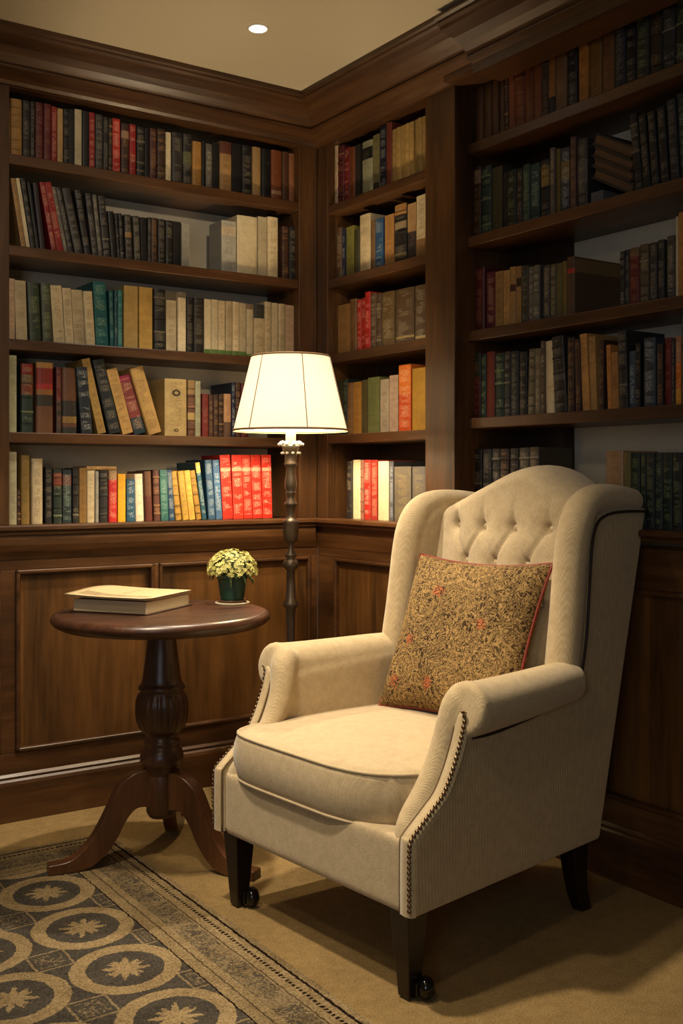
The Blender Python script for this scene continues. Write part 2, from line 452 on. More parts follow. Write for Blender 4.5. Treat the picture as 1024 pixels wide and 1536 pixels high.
# ---------------------------------------------------------------- books
COL = {  # code: (words, cover, ink)
 'K': ('black', (30,28,27), (150,138,112)), 'C': ('charcoal', (52,49,47), (160,150,128)), 'G': ('grey', (104,98,86), (190,180,150)),
 'k': ('plain black', (26,24,24), None), 'c': ('plain charcoal', (50,48,46), None),
 'B': ('dark brown', (66,42,30), (170,130,80)), 'b': ('brown leather', (98,62,38), (60,34,20)), 'O': ('rust brown', (128,70,36), (90,44,22)),
 'T': ('tan', (178,138,84), (72,46,26)), 't': ('plain tan', (184,148,94), None), 'W': ('cream', (212,192,150), (100,76,48)),
 'w': ('plain cream', (216,198,158), None), 'P': ('pale pinkish cream', (206,176,142), (120,84,60)),
 'R': ('red', (150,32,30), (220,180,140)), 'r': ('dark red', (92,28,28), (160,110,80)), 'V': ('bright red', (196,44,34), (240,210,180)),
 'E': ('dark green', (36,52,44), (150,160,110)), 'e': ('olive green', (112,112,58), (70,70,36)), 'L': ('pale green cream', (178,176,138), (90,88,66)),
 'Q': ('teal', (14,96,98), (150,180,150)), 'q': ('dark teal', (22,66,72), (160,180,160)), 'N': ('navy blue', (32,40,62), (190,190,180)),
 'S': ('slate blue', (66,82,100), (190,200,205)), 'U': ('blue', (44,84,124), (200,205,190)), 'Y': ('yellow', (216,164,56), (150,100,40)),
 'y': ('bright yellow', (240,176,30), None), 'D': ('gold', (170,120,52), (60,40,20)), 'd': ('orange', (214,112,38), (240,200,150)),
 'H': ('pale grey', (164,160,146), (96,92,84)), 'M': ('mottled grey', (96,88,74), (150,130,80)),
}
ORD = 'first second third fourth fifth sixth seventh eighth ninth tenth eleventh twelfth thirteenth fourteenth fifteenth sixteenth seventeenth eighteenth nineteenth twentieth'.split()
def ordinal(i):
    if i <= 20: return ORD[i-1]
    if i < 30: return 'twenty-'+ORD[i-21]
    if i == 30: return 'thirtieth'
    return 'thirty-'+ORD[i-31]
def book_mesh(w, h, d, cover, ink, bands, style):
    """binding: rounded spine at y=0 facing -y, two boards running to y=d"""
    t = min(.003, w*.2); n = 6; bulge = min(.006, w*.16) if style != 'flat' else .0008
    outer = [(w/2, d), ]; 
    arc = [(w/2*math.cos(PI*k/n), .004-bulge*math.sin(PI*k/n)-.0) for k in range(n+1)]   # right to left
    inner = [(-w/2+t, .006), (w/2-t, .006)]
    poly = [(w/2, d)]+arc+[(-w/2, d), (-w/2+t, d), (-w/2+t, .006), (w/2-t, .006), (w/2-t, d)]
    zs = sorted(set([0, .06, .14, .30, .52, .72, .86, .95, 1]+[b for x in bands for b in x[:2]]))
    zs = [z for i, z in enumerate(zs) if i == 0 or z-zs[i-1] > .012 or z == 1]
    N = len(poly); vs = []; fs = []; cols = []; inks = []; uvs = []
    tilt = 0
    for z in zs: vs += [(x, y, z*h) for x, y in poly]
    def bandcol(zm):
        for b in bands:
            if b[0] <= zm <= b[1]: return b[2]
        return cover
    for k in range(len(zs)-1):
        zm = (zs[k]+zs[k+1])/2; c = bandcol(zm)
        for i in range(N):
            j = (i+1) % N; fs.append((k*N+i, k*N+j, (k+1)*N+j, (k+1)*N+i))
            spine = 1 <= i <= n; cc = c if spine else cover
            mid = 2 <= i <= n-1
            on = ink is not None and mid and .06 < zm < .95 and not (style == 'rib' and .3 < zm < .52)
            cols.append(lin(cc)); a = (.6 if on and 3 <= i <= n-2 else (.25 if on else 0))
            inks.append((lin(ink)[:3] if ink else (0, 0, 0))+(a,))
            xx = [poly[i][0], poly[j][0], poly[j][0], poly[i][0]]; zz = [zs[k]*h, zs[k]*h, zs[k+1]*h, zs[k+1]*h]
            uvs += [(xx[q], zz[q]) for q in range(4)]
    top = (len(zs)-1)*N
    # U shaped caps as three quads strips
    def cap(o_, rev):
        q = [(0, 1, N-2, N-1)]; 
        q = [(0, 1, N-2, N-1), tuple([1]+list(range(2, n+1))+[n+1, N-3, N-2]), (n+1, n+2, N-4, N-3)]
        for f in q:
            f = tuple(o_+i for i in f); fs.append(tuple(reversed(f)) if rev else f); cols.append(lin(bandcol(.99 if not rev else .01))); inks.append((0, 0, 0, 0))
            for _ in f: uvs.append((0, 0))
    cap(0, True); cap(top, False)
    if style == 'rib':
        for zr in (.14, .30, .52, .72, .86):
            o_ = len(vs)
            for dz in (-.0022, .0022): vs += [(x*1.02, y-.0022, zr*h+dz) for x, y in arc]
            vs += [(x*1.0, y+.001, zr*h-.004) for x, y in arc]; vs += [(x*1.0, y+.001, zr*h+.004) for x, y in arc]
            m = n+1
            for (a, b) in ((2, 0), (0, 1), (1, 3)):
                for i in range(n):
                    fs.append((o_+a*m+i, o_+a*m+i+1, o_+b*m+i+1, o_+b*m+i)); cols.append(lin(tuple(v*.9 for v in bandcol(zr)))); inks.append((lin(ink)[:3] if ink else (0,0,0))+(.4 if ink else 0,))
                    uvs += [(0, zr*h)]*4
    me = bpy.data.meshes.new('book'); me.from_pydata(vs, [], fs)
    ca = me.color_attributes.new('Col', 'FLOAT_COLOR', 'CORNER'); ia = me.color_attributes.new('Ink', 'FLOAT_COLOR', 'CORNER')
    uv = me.uv_layers.new(name='UVMap'); li = 0
    for f, c, k in zip(me.polygons, cols, inks):
        for l in f.loop_indices:
            ca.data[l].color = c; ia.data[l].color = k; uv.data[l].uv = uvs[li]; li += 1
    me.materials.append(M['book'])
    return me
PAGE_CACHE = {}
def add_book(loc, rot, w, h, d, code, bands=(), style=None, label='', group=None, extra=None):
    words, cover, ink = COL[code[0]]
    if extra: cover = extra
    jit = random.uniform(.88, 1.1); cover = tuple(min(255, v*jit) for v in cover)
    style = style or random.choice(['plain', 'plain', 'rib'] if code[0] in 'BbOrEKCGD' else ['plain', 'flat'])
    o = bpy.data.objects.new('book', book_mesh(w, h, d, cover, ink, bands, style)); col.objects.link(o)
    o.location = loc; o.rotation_euler = rot
    pg = MB().box(-w/2+min(.003, w*.2)*.9, w/2-min(.003, w*.2)*.9, .0055, d-.006, .003, h-.004)
    link('page_block', pg.mesh('page_block'), M['pages'], o)
    tag(o, label, 'book', group)
    return o

def hgt(h): return 'tall' if h > .235 else ('short' if h < .165 else '')
def shelf_books(side, plane, z, items, shelfname, group, depth=(.145, .175), inset=.028):
    cnt = 0
    for it in items:
        x0, x1, yt, code = it[:4]; opt = it[4] if len(it) > 4 else {}
        xt0, xt1 = opt.get('t', (x0, x1)); cnt += 1
        pl = plane+inset+random.uniform(-.004, .006)+opt.get('in', 0)
        fn = on_left if side == 'L' else on_right
        f = lambda px, py: fn(px, py, pl)
        ybase = 700
        a0 = f(x0, ybase)[0]; a1 = f(x1, ybase)[0]; b0 = f(xt0, ybase)[0]; b1 = f(xt1, ybase)[0]
        zt = f((xt0+xt1)/2, yt)[1]
        sgn = 1 if side == 'L' else -1
        wid = abs(a1-a0); lean = sgn*((b0+b1)/2-(a0+a1)/2)
        th = math.atan2(lean, zt-z); w = wid*math.cos(th)*.955
        H = (zt-z-w*.5*abs(math.sin(th)))/math.cos(th) if abs(th) > .02 else zt-z
        if abs(th) < .02: th = 0
        d = opt.get('d', random.uniform(*depth))
        H = max(H, .05)
        bands = opt.get('b', ())
        words = opt.get('n') or COL[code[0]][0]
        lab = ' '.join(filter(None, [hgt(H), 'leaning' if abs(th) > .06 else '', words, 'book,', ordinal(cnt), 'from left on', shelfname]))
        cen = (a0+a1)/2; zz = z+.0006+w*.5*abs(math.sin(th))
        cpos = (cen, pl, zz) if side == 'L' else (pl, cen, zz)
        # heading: local +y goes into the shelf
        R = Matrix.Rotation(0 if side == 'L' else -PI/2, 4, 'Z') @ Matrix.Rotation(th, 4, 'Y')
        add_book(cpos, R.to_euler(), w, H, d, code, bands, opt.get('s'), lab, group, opt.get('c'))
T_ = COL
rgb = lambda k: COL[k][1]
RB_ = (150,40,34)
greenfoot = {'b': [(0, .09, (96,128,62))]}
L1 = [(9.5,15.3,147,'T',{'b':[(.8,1,(90,36,28))]}),(15.7,33.7,149,'D',{'c':(176,132,68)}),(34,46,151,'K'),(46,52.8,152,'K'),(53,65.4,154,'r'),(65.8,77.3,156,'r'),(77.5,86.1,160,'R'),
 (86.3,95.2,163,'t'),(95.7,104,164,'K'),(104,112,164,'k'),(112.5,123.3,164,'w'),(123.5,134,167,'k'),(134.3,142.6,168.6,'R'),(142.8,155,172,'C'),(155,163.3,176,'K'),(163.5,169,178,'B'),
 (169.2,180.8,178,'V'),(181.5,194,186,'B',{'b':[(.72,.86,(150,120,100))]}),(194.2,204.4,187,'R'),(204.9,217.4,191,'K'),(217.9,224.4,192,'k'),(224.6,235.3,193,'B',{'c':(80,44,36)}),
 (235.5,248.5,194,'B'),(248.9,257,198.6,'w'),(257.3,274,199.5,'C'),(274.2,288.1,202,'C',{'b':[(.4,.66,(96,96,66))]}),(288.5,303,212.8,'T',{'c':(186,136,66)}),(303.5,308.7,212,'k'),
 (308.9,318.8,216,'G'),(319.2,329.2,214,'k'),(329.6,348,213,'T',{'b':[(.76,1,(104,58,44))]}),(348.3,362.5,216,'k'),(362.7,378.4,219,'K'),(378.8,391.6,221,'t'),(392,406.8,224,'k'),
 (407.1,423,226,'O',{'b':[(.12,.2,(190,150,110))]}),(423.7,433.8,228,'b'),(434,445,231,'O',{'c':(150,96,62)})]
L2 = [(32.6,40,267,'T',{'t':(15.3,24)}),(40.3,46,267,'w',{'t':(24.2,29.4)}),(46.7,54.6,267,'K',{'t':(30,38.4)}),(54.9,60.4,273,'k',{'t':(39.8,46.8)}),(60.7,69,274,'k',{'t':(47.6,58.4),'c':(44,34,40)}),
 (77.5,86.3,273,'R',{'t':(58.9,67.6)}),(86.6,96.4,273,'R',{'t':(67.9,76.4)}),(96.7,103,280,'G',{'t':(77,83.5)}),(103.3,111.2,281,'C',{'t':(83.8,91)}),(112.1,125.8,282,'C',{'t':(91.8,105.5)}),
 (127,137.3,285,'C',{'t':(110,122.5)}),(139,148,290,'C',{'t':(127,137)}),(148.2,155,292,'G',{'t':(138,145.6)}),(155.2,166.8,294,'C',{'t':(146.2,158)}),
 (167.2,176.8,317,'k',{'t':(161,171)}),(177,181,320,'C',{'t':(172,176.4)}),(181.2,186.6,320,'C',{'t':(177,184)}),(188.9,199.5,322,'C',{'t':(185.6,197.7),'b':[(.5,.62,(160,120,60))]}),
 (201.7,212,324,'G',{'t':(199,209),'c':(70,66,56)}),(213,222,326,'k',{'t':(210,220)}),(222.4,226.8,326,'C'),(227,236.6,327,'B'),(237,248,329,'K'),(248.4,260,331,'K'),(260.5,272,332.5,'k'),(272.8,284.7,336,'H'),
 (332.3,355,331.5,'H',{'d':.10,'b':[(.72,.9,(200,180,150))]}),(355.4,387,324.7,'w',{'d':.11}),(387.4,401,325.4,'w'),(401.5,417.7,326,'W'),(423.3,433.6,340,'B'),(434,444.6,341,'K')]
L3 = [(11.7,23.2,418,'P'),(24.5,42,420.7,'W',{'t':(23.4,37.5)}),(43.8,63,424,'E',{'t':(40,58.6),'c':(44,56,40)}),(64,79,425,'E',{'t':(61,75),'c':(70,76,58)}),(81,98.2,428,'W',{'t':(76,92)}),
 (98.5,111.8,432,'W',{'t':(92.5,107.2)}),(112,129,434.8,'W',{'t':(107.8,122.4)}),(129.2,143.8,437,'W',{'t':(124,139.3)}),(144.3,163.8,422.5,'Q',{'t':(138.6,159.5)}),(166,172,436,'Q',{'t':(163.5,170.4)}),
 (172.2,177,435,'q'),(177.2,184,435,'Q',{'c':(40,104,104)}),(186,207.6,428.8,'Y',{'c':(200,166,96)}),(209,229.5,431,'Y',{'c':(208,166,84)}),(230.8,248.6,434,'K'),
 (249.6,265,437,'W',{'b':[(.85,1,(96,88,72))]}),(266.7,279.7,438,'w',{'b':[(.9,1,(120,110,90))]}),(280,290,446.5,'K'),(290.2,306.5,447.4,'K',{'b':[(.2,.82,(40,36,30))]}),
 (307,317.5,448.8,'w',greenfoot),(317.7,327.8,449.4,'w',greenfoot),(328.1,338,451,'W',greenfoot),(338.3,349,452,'W',greenfoot),(349.2,359.5,453,'W',greenfoot),(359.8,369.6,454.6,'w',greenfoot),
 (369.8,380.4,456.4,'w',{'b':[(0,.07,(96,128,62)),(.9,1,(120,104,80))]}),(380.8,397.2,457,'W',{'b':[(.74,1,(44,48,46))]}),(397.5,407.5,453,'W'),(407.8,417.2,454.4,'w'),(417.6,428.4,456,'W'),(428.6,442.2,458,'P')]
L4 = [(12.6,25.6,533,'L'),(31.5,50.5,546,'E',{'n':'patchwork red and green','b':[(.84,1,(140,36,32)),(.72,.84,(110,74,48)),(.55,.72,(134,64,44))]}),
 (54,80.4,544,'T',{'n':'tan and red striped','c':(124,82,50),'b':[(.92,1,(178,130,66)),(.7,.92,(132,34,28)),(.62,.7,(170,40,38)),(.54,.62,(160,104,48)),(.38,.54,(52,48,38))]}),
 (84.4,92.6,551,'r',{'b':[(0,.5,(50,44,38))]}),(93,116,552,'b',{'n':'brown and black patterned','b':[(.26,.5,(42,42,38)),(0,.1,(46,46,42)),(.16,.26,(150,118,60))]}),
 (121.5,140,551,'N',{'t':(117,128),'c':(26,36,46)}),(147,160,538,'T',{'t':(121.5,135.5),'c':(176,140,72)}),(163,182.5,539.5,'K',{'t':(137.5,156),'c':(26,36,40)}),
 (184,201,553,'T',{'t':(160.8,173.5),'c':(206,162,92)}),(201.5,220.5,563,'R',{'t':(178,193.5),'n':'red and white patterned','c':(140,60,56),'b':[(0,.28,(24,52,62)),(.9,1,(150,40,70))]}),
 (222,244,551,'T',{'t':(194.5,212.5),'c':(206,164,94)}),(246.8,281,568.6,'W',{'n':'thick cream emblem-printed','c':(214,184,120)}),
 (281.7,293,570.5,'r',{'n':'maroon and cream patterned','c':(120,80,56),'b':[(.3,.42,(190,160,96)),(.75,1,(160,130,80))]}),(293.2,301.5,571.8,'L'),(303.4,313.4,591,'r',{'c':(110,34,28)}),(313.7,320.3,592,'B'),
 (320.5,328,592,'B'),(328.2,335.8,592,'B'),(336,347,591,'P',{'c':(186,140,98),'b':[(0,.35,(96,70,52))]}),(348,353.2,574,'N'),(353.6,361,573.6,'B'),(361.4,373,575,'r')]
L5 = [(14,25.8,678,'L',{'c':(204,196,158)}),(26.4,31.4,735,'B'),(31.8,45,683,'e',{'c':(146,116,56)}),(47.7,64.6,688,'W'),(68.3,79,701,'K'),(80,93.5,704,'E',{'b':[(.68,.93,(128,62,44))]}),
 (94.5,107.8,704.7,'q',{'c':(32,46,50),'b':[(.7,.9,(110,50,44))]}),(109,119,703,'K'),(119.4,130.4,702,'T',{'c':(150,112,54)}),(130.6,143.3,706,'W'),(143.6,148.5,707,'H'),(148.7,162.6,706.5,'K'),
 (163,176,706,'R',{'c':(190,34,34),'b':[(.82,1,(150,120,84))]}),(177.4,189,711,'y'),(190.3,203.4,719,'S',{'c':(24,72,96)}),(203.6,217,711,'W',{'t':(202.6,214),'c':(232,216,184)}),
 (218.6,229.5,707,'b',{'t':(216,226.5),'b':[(0,.5,(96,40,30))]}),(231,241.8,705.5,'B',{'t':(229.5,239),'c':(84,50,40)}),(242.2,253.5,705,'q',{'t':(239.4,251.5),'c':(40,104,98)}),(253.8,262.8,705,'U',{'t':(252,256.5),'c':(36,74,110)}),
 (263.7,274.2,707,'D',{'t':(256,266.5),'c':(188,144,62)}),(274.5,284,707,'D',{'t':(267,275.3),'c':(206,164,70)}),(284.2,293.8,706,'D',{'t':(275.6,285),'c':(200,158,70)}),(294.9,303.4,706,'D',{'t':(285.4,291.8),'c':(190,146,64)}),
 (303.8,310.8,694,'U',{'t':(292.4,300.5),'n':'blue and yellow','c':(34,84,100),'b':[(.82,1,(220,190,90))]}),(313,324,690,'S',{'t':(306,319),'c':(50,88,120)}),(324.3,334.6,690,'U',{'t':(319.2,328.5),'c':(64,102,138)})]
L5 += [(a,b,682.6,'V',{'t':(c,d),'c':(212,44,28),'s':'flat','b':[(.745,.80,(236,150,120))]}) for a,b,c,d in ((335,350.6,328,347.2),(350.8,366.3,347.5,362.9),(366.5,379.6,363.1,375.3),(379.8,394.6,375.5,391.4),(394.8,409.4,391.6,408))]
nm = ['the top shelf', 'the second shelf', 'the third shelf', 'the fourth shelf', 'the lowest shelf']
for i, (z, L) in enumerate(zip(ZL, (L1, L2, L3, L4, L5))):
    shelf_books('L', 0, z, L, nm[i]+' of left bookcase', 'books on %s of the left bookcase' % nm[i])
thin = [(587+6.4*i, 593.2+6.4*i, 194-2.85*i, 'W', {'c': (196,160,92), 'd': .14}) for i in range(8)]
M1 = [(492,500,220,'w',{'t':(494,501)}),(500.3,505.6,219,'P'),(505.9,515,219,'r'),(515.3,523.4,222,'R',{'c':(120,28,32)}),(523.7,530.8,221,'O'),(531,539,217,'c'),(539.2,541.8,216,'k'),
 (542,557.8,212,'L',{'b':[(.66,.88,(24,24,24))]}),(558.1,567.2,202,'e',{'c':(146,138,90),'b':[(0,.16,(40,40,44))]}),(567.6,578,189,'N'),(578.3,586.8,184,'O',{'c':(138,66,48)})]+thin
M2 = [(504,511.3,342,'G',{'c':(110,84,60)}),(511.5,516,344,'N'),(516.3,529.8,340,'e',{'c':(128,124,60)}),(530,538,344,'e',{'c':(70,66,40)}),(538.2,554.5,322,'W'),(554.8,561.2,330,'b',{'c':(130,98,62)}),
 (561.5,573.8,328,'U'),(575.5,589.6,322,'T',{'c':(186,136,78)}),(590.4,608.6,307,'K',{'b':[(.82,1,(160,116,62)),(.58,.7,(150,130,96)),(.1,.16,(120,104,60))]}),(609.5,622.6,305,'P',{'c':(170,134,90),'b':[(0,.5,(40,40,44))]}),(623,638.6,292.5,'W',{'b':[(0,.3,(150,112,68))]})]
M3 = [(505,523.4,457,'T',{'c':(172,130,76)}),(523.8,534,449,'b',{'c':(132,96,58)}),(534.4,540.8,450,'V'),(541,546,447,'V'),(546.2,554.2,438,'V',{'c':(200,40,40)}),(554.6,563.2,440.5,'G',{'c':(108,86,62)}),
 (563.4,570.3,441,'G',{'c':(104,80,58)}),(570.6,590.6,438,'G',{'c':(104,84,52)}),(590.9,620.4,433,'G',{'c':(92,72,52),'b':[(.1,.14,(190,160,96))]}),(620.8,639,428,'G',{'c':(96,76,54),'b':[(.04,.09,(200,170,110))]})]
M4 = [(505,512.4,571,'e',{'c':(60,56,38)}),(512.7,519.8,569,'E'),(520.1,527.4,574.5,'B',{'c':(110,78,44)}),(527.7,540.2,573,'T',{'c':(180,128,56)}),(541,549.8,570,'e',{'c':(96,84,48)}),(550,568,566,'e',{'c':(112,116,66)}),
 (568.6,582,569,'W',{'c':(198,178,146)}),(582.2,595.6,563,'P',{'c':(196,164,134)}),(596.2,615,547,'d',{'b':[(0,.55,(216,84,30))]}),(616.5,638.6,552,'Y',{'c':(186,138,44)})]
M5 = [(519,527,692,'K'),(527.6,539.3,690,'w'),(539.6,544,691,'b',{'c':(140,92,74)}),(544.3,555,690,'V',{'c':(176,40,26)}),(555.3,564.6,690,'R',{'c':(150,44,34)}),(565.6,582,692,'w'),(582.3,588.8,692,'S',{'c':(74,76,80)}),
 (589.4,615.7,700,'M'),(616.3,638.4,700,'M',{'c':(80,76,72)})]
for i, (z, L) in enumerate(zip(ZM, (M1, M2, M3, M4, M5))):
    shelf_books('R', 0, z, L, nm[i]+' of corner bookcase', 'books on %s of the narrow corner bookcase' % nm[i])
R1 = [(705.4,711.6,119,'B'),(712.4,723.2,117,'b'),(724.5,735.5,111,'b',{'c':(112,76,36)}),(736,746.5,107,'b'),(747.2,755.4,101,'b',{'c':(92,64,36)}),(755.8,761.4,100,'B'),(761.8,771.5,94,'O'),(771.8,785.2,87,'O'),
 (785.6,799.2,80,'O'),(799.6,811,71.5,'O'),(811.3,820.8,64,'b',{'c':(84,66,52)}),(821.2,831.3,73,'D',{'n':'black and gold','c':(30,30,34),'b':[(.28,.85,(160,108,48))]}),(831.6,848.4,67,'b',{'n':'tan lettered','c':(120,88,60)}),(850,864.6,57.5,'C'),
 (866.5,880.8,47,'D',{'c':(170,112,44)}),(881.3,901.3,25,'D',{'c':(126,88,36)}),(902.2,919.8,24,'b',{'c':(122,82,46)}),(920.7,936.5,17,'K',{'c':(46,46,50)}),(937,952.6,7.5,'K'),(953,971.8,1,'E',{'c':(50,48,38)}),
 (972.2,991.8,-4,'B',{'c':(58,48,36)}),(992.2,1011,-12,'C'),(1012,1031,-25,'E',{'c':(38,40,30)})]
R2 = [(708.5,720,251,'B',{'b':[(.76,.96,(130,108,88))]}),(720.8,735.6,250,'E'),(736.1,752,250.5,'e',{'c':(70,66,42)}),(753,758.8,258,'k'),(759,773,256,'E',{'c':(30,36,30)}),(773.3,782.4,253,'K'),(782.8,793.4,247,'E',{'c':(46,70,60)}),
 (793.9,808,245.5,'q',{'c':(36,66,68)}),(809.6,822.8,240.6,'K',{'b':[(.55,.9,(130,108,50))]}),(823.2,830.6,222,'G',{'c':(104,92,84)}),(830.9,839.2,224,'D',{'c':(110,94,44)}),(839.6,853,221.5,'S',{'n':'slate blue gilt-labelled','c':(54,58,68),'b':[(.5,.8,(120,100,60))]}),
 (853.6,862.4,205.7,'B',{'c':(88,62,54)}),(864.5,880,209,'C',{'t':(863.5,878),'b':[(.35,.7,(88,86,84))]}),
 (951.5,963.2,171.5,'K',{'t':(942,953.4)}),(963.6,975,173,'K',{'t':(954.8,966.8)}),(976,987.4,168,'K',{'t':(968,981),'c':(38,36,36)}),(990,1002.4,161.5,'K',{'t':(982,996)}),(1004.5,1017.8,150,'K',{'t':(997,1011.7),'c':(40,42,44)}),(1019,1034,140,'E',{'t':(1013,1028),'c':(40,46,48)})]
R3 = [(711,725.6,402,'r',{'c':(84,26,30)}),(728,740.6,408,'R',{'c':(98,34,50)}),(741,752.8,407,'T'),(753.2,763,405.6,'T'),(763.4,772.6,400.6,'T',{'b':[(.58,.7,(74,40,30))]}),(773,780,399.5,'T',{'b':[(.65,.8,(44,34,28))]}),
 (780.5,791.2,399,'C',{'c':(72,66,52)}),(791.6,798.6,400.6,'G'),(798.8,807.4,398,'G'),(807.8,813.5,399,'k'),(814,823,398,'G',{'c':(78,70,58)}),(823.6,832.6,396.5,'G',{'c':(92,82,56)}),(833,842,395,'e',{'c':(104,96,58)}),(842.2,848.5,392,'D',{'c':(130,108,52)}),  # plain black book here stands for the dark gap between its neighbours
 (849,860.7,385.7,'b',{'c':(92,68,50),'d':.2,'n':'boxed brown red-tagged','b':[(.72,.8,(190,60,40))]}),
 (928.4,935,377,'C'),(935.2,942.2,374.7,'C'),(942.6,957.7,372,'r',{'b':[(.84,1,(104,84,56))]}),(958.3,971.5,366.6,'C',{'c':(84,72,52)}),(973,983.8,364,'C'),(984.7,995,360,'C'),(998.5,1010.7,354,'G',{'c':(66,62,58)}),(1011.6,1015.5,325,'w'),(1015.9,1029,318,'T',{'c':(192,138,66)})]
R4 = [(709,719.4,530,'r',{'n':'green and dark red','b':[(.64,1,(40,46,38))]}),(719.8,728,531,'E'),(728.7,740.7,528,'O',{'c':(110,40,26)}),(741.5,754.6,530,'E'),(755,764,528,'C'),(764.7,776.7,527,'K',{'c':(30,36,38)}),(777.7,789.3,528,'K'),
 (790,800,523.5,'G',{'t':(793.5,800.6),'c':(116,104,80)}),(800.6,809.3,523,'G',{'c':(132,116,88)}),(809.6,815.4,511.5,'G',{'c':(96,78,60)}),(817.5,830.3,512,'w',{'t':(815.3,825.3)}),(831.5,849.4,505,'C',{'t':(826,842.7),'b':[(.42,.5,(90,84,76))]}),
 (849.8,859.8,506.7,'B'),(862,869.6,509,'B',{'t':(860,868)}),(872,882.8,501,'T',{'t':(866.6,879),'c':(196,146,84)}),(884,894,505,'T',{'t':(880.2,891.2),'c':(194,150,88)}),(897,903.8,510,'B'),
 (910,916.2,517.5,'T',{'t':(906.8,914),'c':(190,128,64)}),(916.6,926.6,529,'T',{'t':(914.2,925.4),'c':(186,130,68)}),(928,940.6,496,'C',{'t':(923.6,938.6)}),(942,951.4,527,'S'),(951.8,958.6,515.7,'K'),(964,982,507,'S',{'c':(50,56,66)}),
 (983.8,992.7,515.7,'B',{'c':(52,36,34)}),(995.4,1005.6,507,'r',{'c':(108,30,32)}),(1006,1009.4,508,'C'),(1009.8,1019.7,505,'d',{'n':'orange and yellow','b':[(0,.24,(230,160,40)),(.62,1,(168,118,92))]}),(1020.5,1033,474,'q',{'c':(40,66,74)})]
R5 = [(705.6,709.2,674.8,'K'),(709.5,721.6,674.6,'K'),(723,735.8,674,'C'),(737,748.4,673.6,'C'),(749,762,673.6,'B',{'c':(56,44,38)}),(764,776,673,'C'),(777,792.4,672,'C',{'c':(64,58,50)}),(793,807,671,'C',{'c':(74,66,52)}),
 (907,933.6,676.7,'P',{'t':(906,932),'n':'wide plain tan','c':(190,150,108)}),(934,944,679,'e',{'c':(110,100,58)}),(944.4,958.7,679.5,'E'),(959.5,967,679.2,'E'),(967.6,979.8,679.7,'E',{'c':(46,52,56)}),(980.5,992.3,679,'E',{'c':(44,54,52)}),(992.7,1006.8,679,'E'),(1007.2,1021.6,679,'E',{'c':(38,44,46)}),(1022,1036,679,'E')]
for i, (z, L) in enumerate(zip(ZR, (R1, R2, R3, R4, R5))):
    shelf_books('R', RX, z, L, nm[i]+' of right bookcase', 'books on %s of the large right bookcase' % nm[i])

# dark oval emblem printed on the spine of the thick cream book
for o in list(col.objects):
    if 'emblem-printed' in o.get('label', ''):
        em_ = MB(); ym = min(v.co.y for v in o.data.vertices)
        for (zc_, rx_, rz_) in ((.152, .0165, .0120), (.020, .0085, .0060)):
            n_ = 28; em_.add([(rx_*q*math.cos(2*PI*i/n_), ym-.0004+.004*(rx_*q*math.cos(2*PI*i/n_)/.035)**2, zc_+rz_*q*math.sin(2*PI*i/n_)) for q in (1, .45) for i in range(n_)],
                [(i, (i+1) % n_, n_+(i+1) % n_, n_+i) for i in range(n_)])
        em_.build('emblem', plain('emblem_ink', (60,46,30), .6), o)
# printed strip on the side of the boxed book that stands with its cover in view
tm_ = NT('printed_title_strip', .6); o_ = tm_.obj(); sp_ = tm_.node('ShaderNodeSeparateXYZ', {0: o_}); z_ = V(tm_, sp_.outputs[2]); y_ = V(tm_, sp_.outputs[1])
tm_.base(tm_.mix((z_ > .215)*(z_ < .243)*(y_ > .03)*(y_ < .165)*(tm_.noise(tm_.mapping(o_, (1, 3, .7)), 60, 2) > .47), (112,86,52), (34,26,20)))
for o in list(col.objects):
    if 'boxed' in o.get('label', ''):
        xs = [v.co.x for v in o.data.vertices]; zs_ = [v.co.z for v in o.data.vertices]; H_ = max(zs_)
        MB().box(max(xs)-.0002, max(xs)+.0006, .006, .198, H_*.74, H_*.97).build('title_strip', tm_.m, o)
        tmH = H_
# books lying flat
def flat_book(a, pl, z, wid, hh, thick, code, label, side='L', rz=0, tilt=0, cover=None):
    """lying book: spine towards the room"""
    words, c, ink = COL[code]; c = cover or c
    o = bpy.data.objects.new('book', book_mesh(thick, wid, hh, c, ink, (), 'plain')); col.objects.link(o)
    pg = MB().box(-thick/2+.002, thick/2-.002, .0055, hh-.006, .003, wid-.004)
    link('page_block', pg.mesh('page_block'), M['pages'], o)
    R = Matrix.Rotation(rz if side == 'L' else -PI/2+rz, 4, 'Z') @ Matrix.Rotation(PI/2+tilt, 4, 'Y')
    o.rotation_euler = R.to_euler(); o.location = (a, pl, z) if side == 'L' else (pl, a, z)
    return tag(o, label, 'book', 'books lying flat on the shelves')
xa = on_left(131, 703, .03)[0]; xb = on_left(176, 703, .03)[0]
flat_book(xa, .034, on_left(150, 706, .03)[1]+.009, xb-xa, .14, .013, 'T', 'thin tan book lying flat across upright books on the lowest shelf of left bookcase')
# stack of tan-edged books sliding against the black set, second shelf of the right bookcase
ya = on_right(881, 250, RX+.03)[0]; yb = on_right(949, 250, RX+.03)[0]; L_ = abs(yb-ya)-.006
tilt = .50; zc = ZR[1]
def lying(i, zoff, th, cover, label, shift=0, ln=None):
    a = ya-.010+shift; flat = MB(); ln = ln or L_/math.cos(tilt)-.02
    o = MB().box(0, ln, .004, .15, 0, .006).box(0, ln, .004, .15, th-.006, th).box(0, ln, .145, .15, 0, th).build('book', plain('lying_cover_%d' % i, cover, .6), bevel=.001)
    MB().box(.004, ln-.004, .008, .146, .006, th-.006).build('page_block', M['old_pages'], o)
    o.rotation_euler = (Matrix.Rotation(-PI/2, 4, 'Z') @ Matrix.Rotation(tilt, 4, 'Y')).to_euler()
    o.location = (RX+.03, a, zoff)
    tag(o, label, 'book', 'books lying slanted in the right bookcase')
h0 = math.sin(tilt)*L_
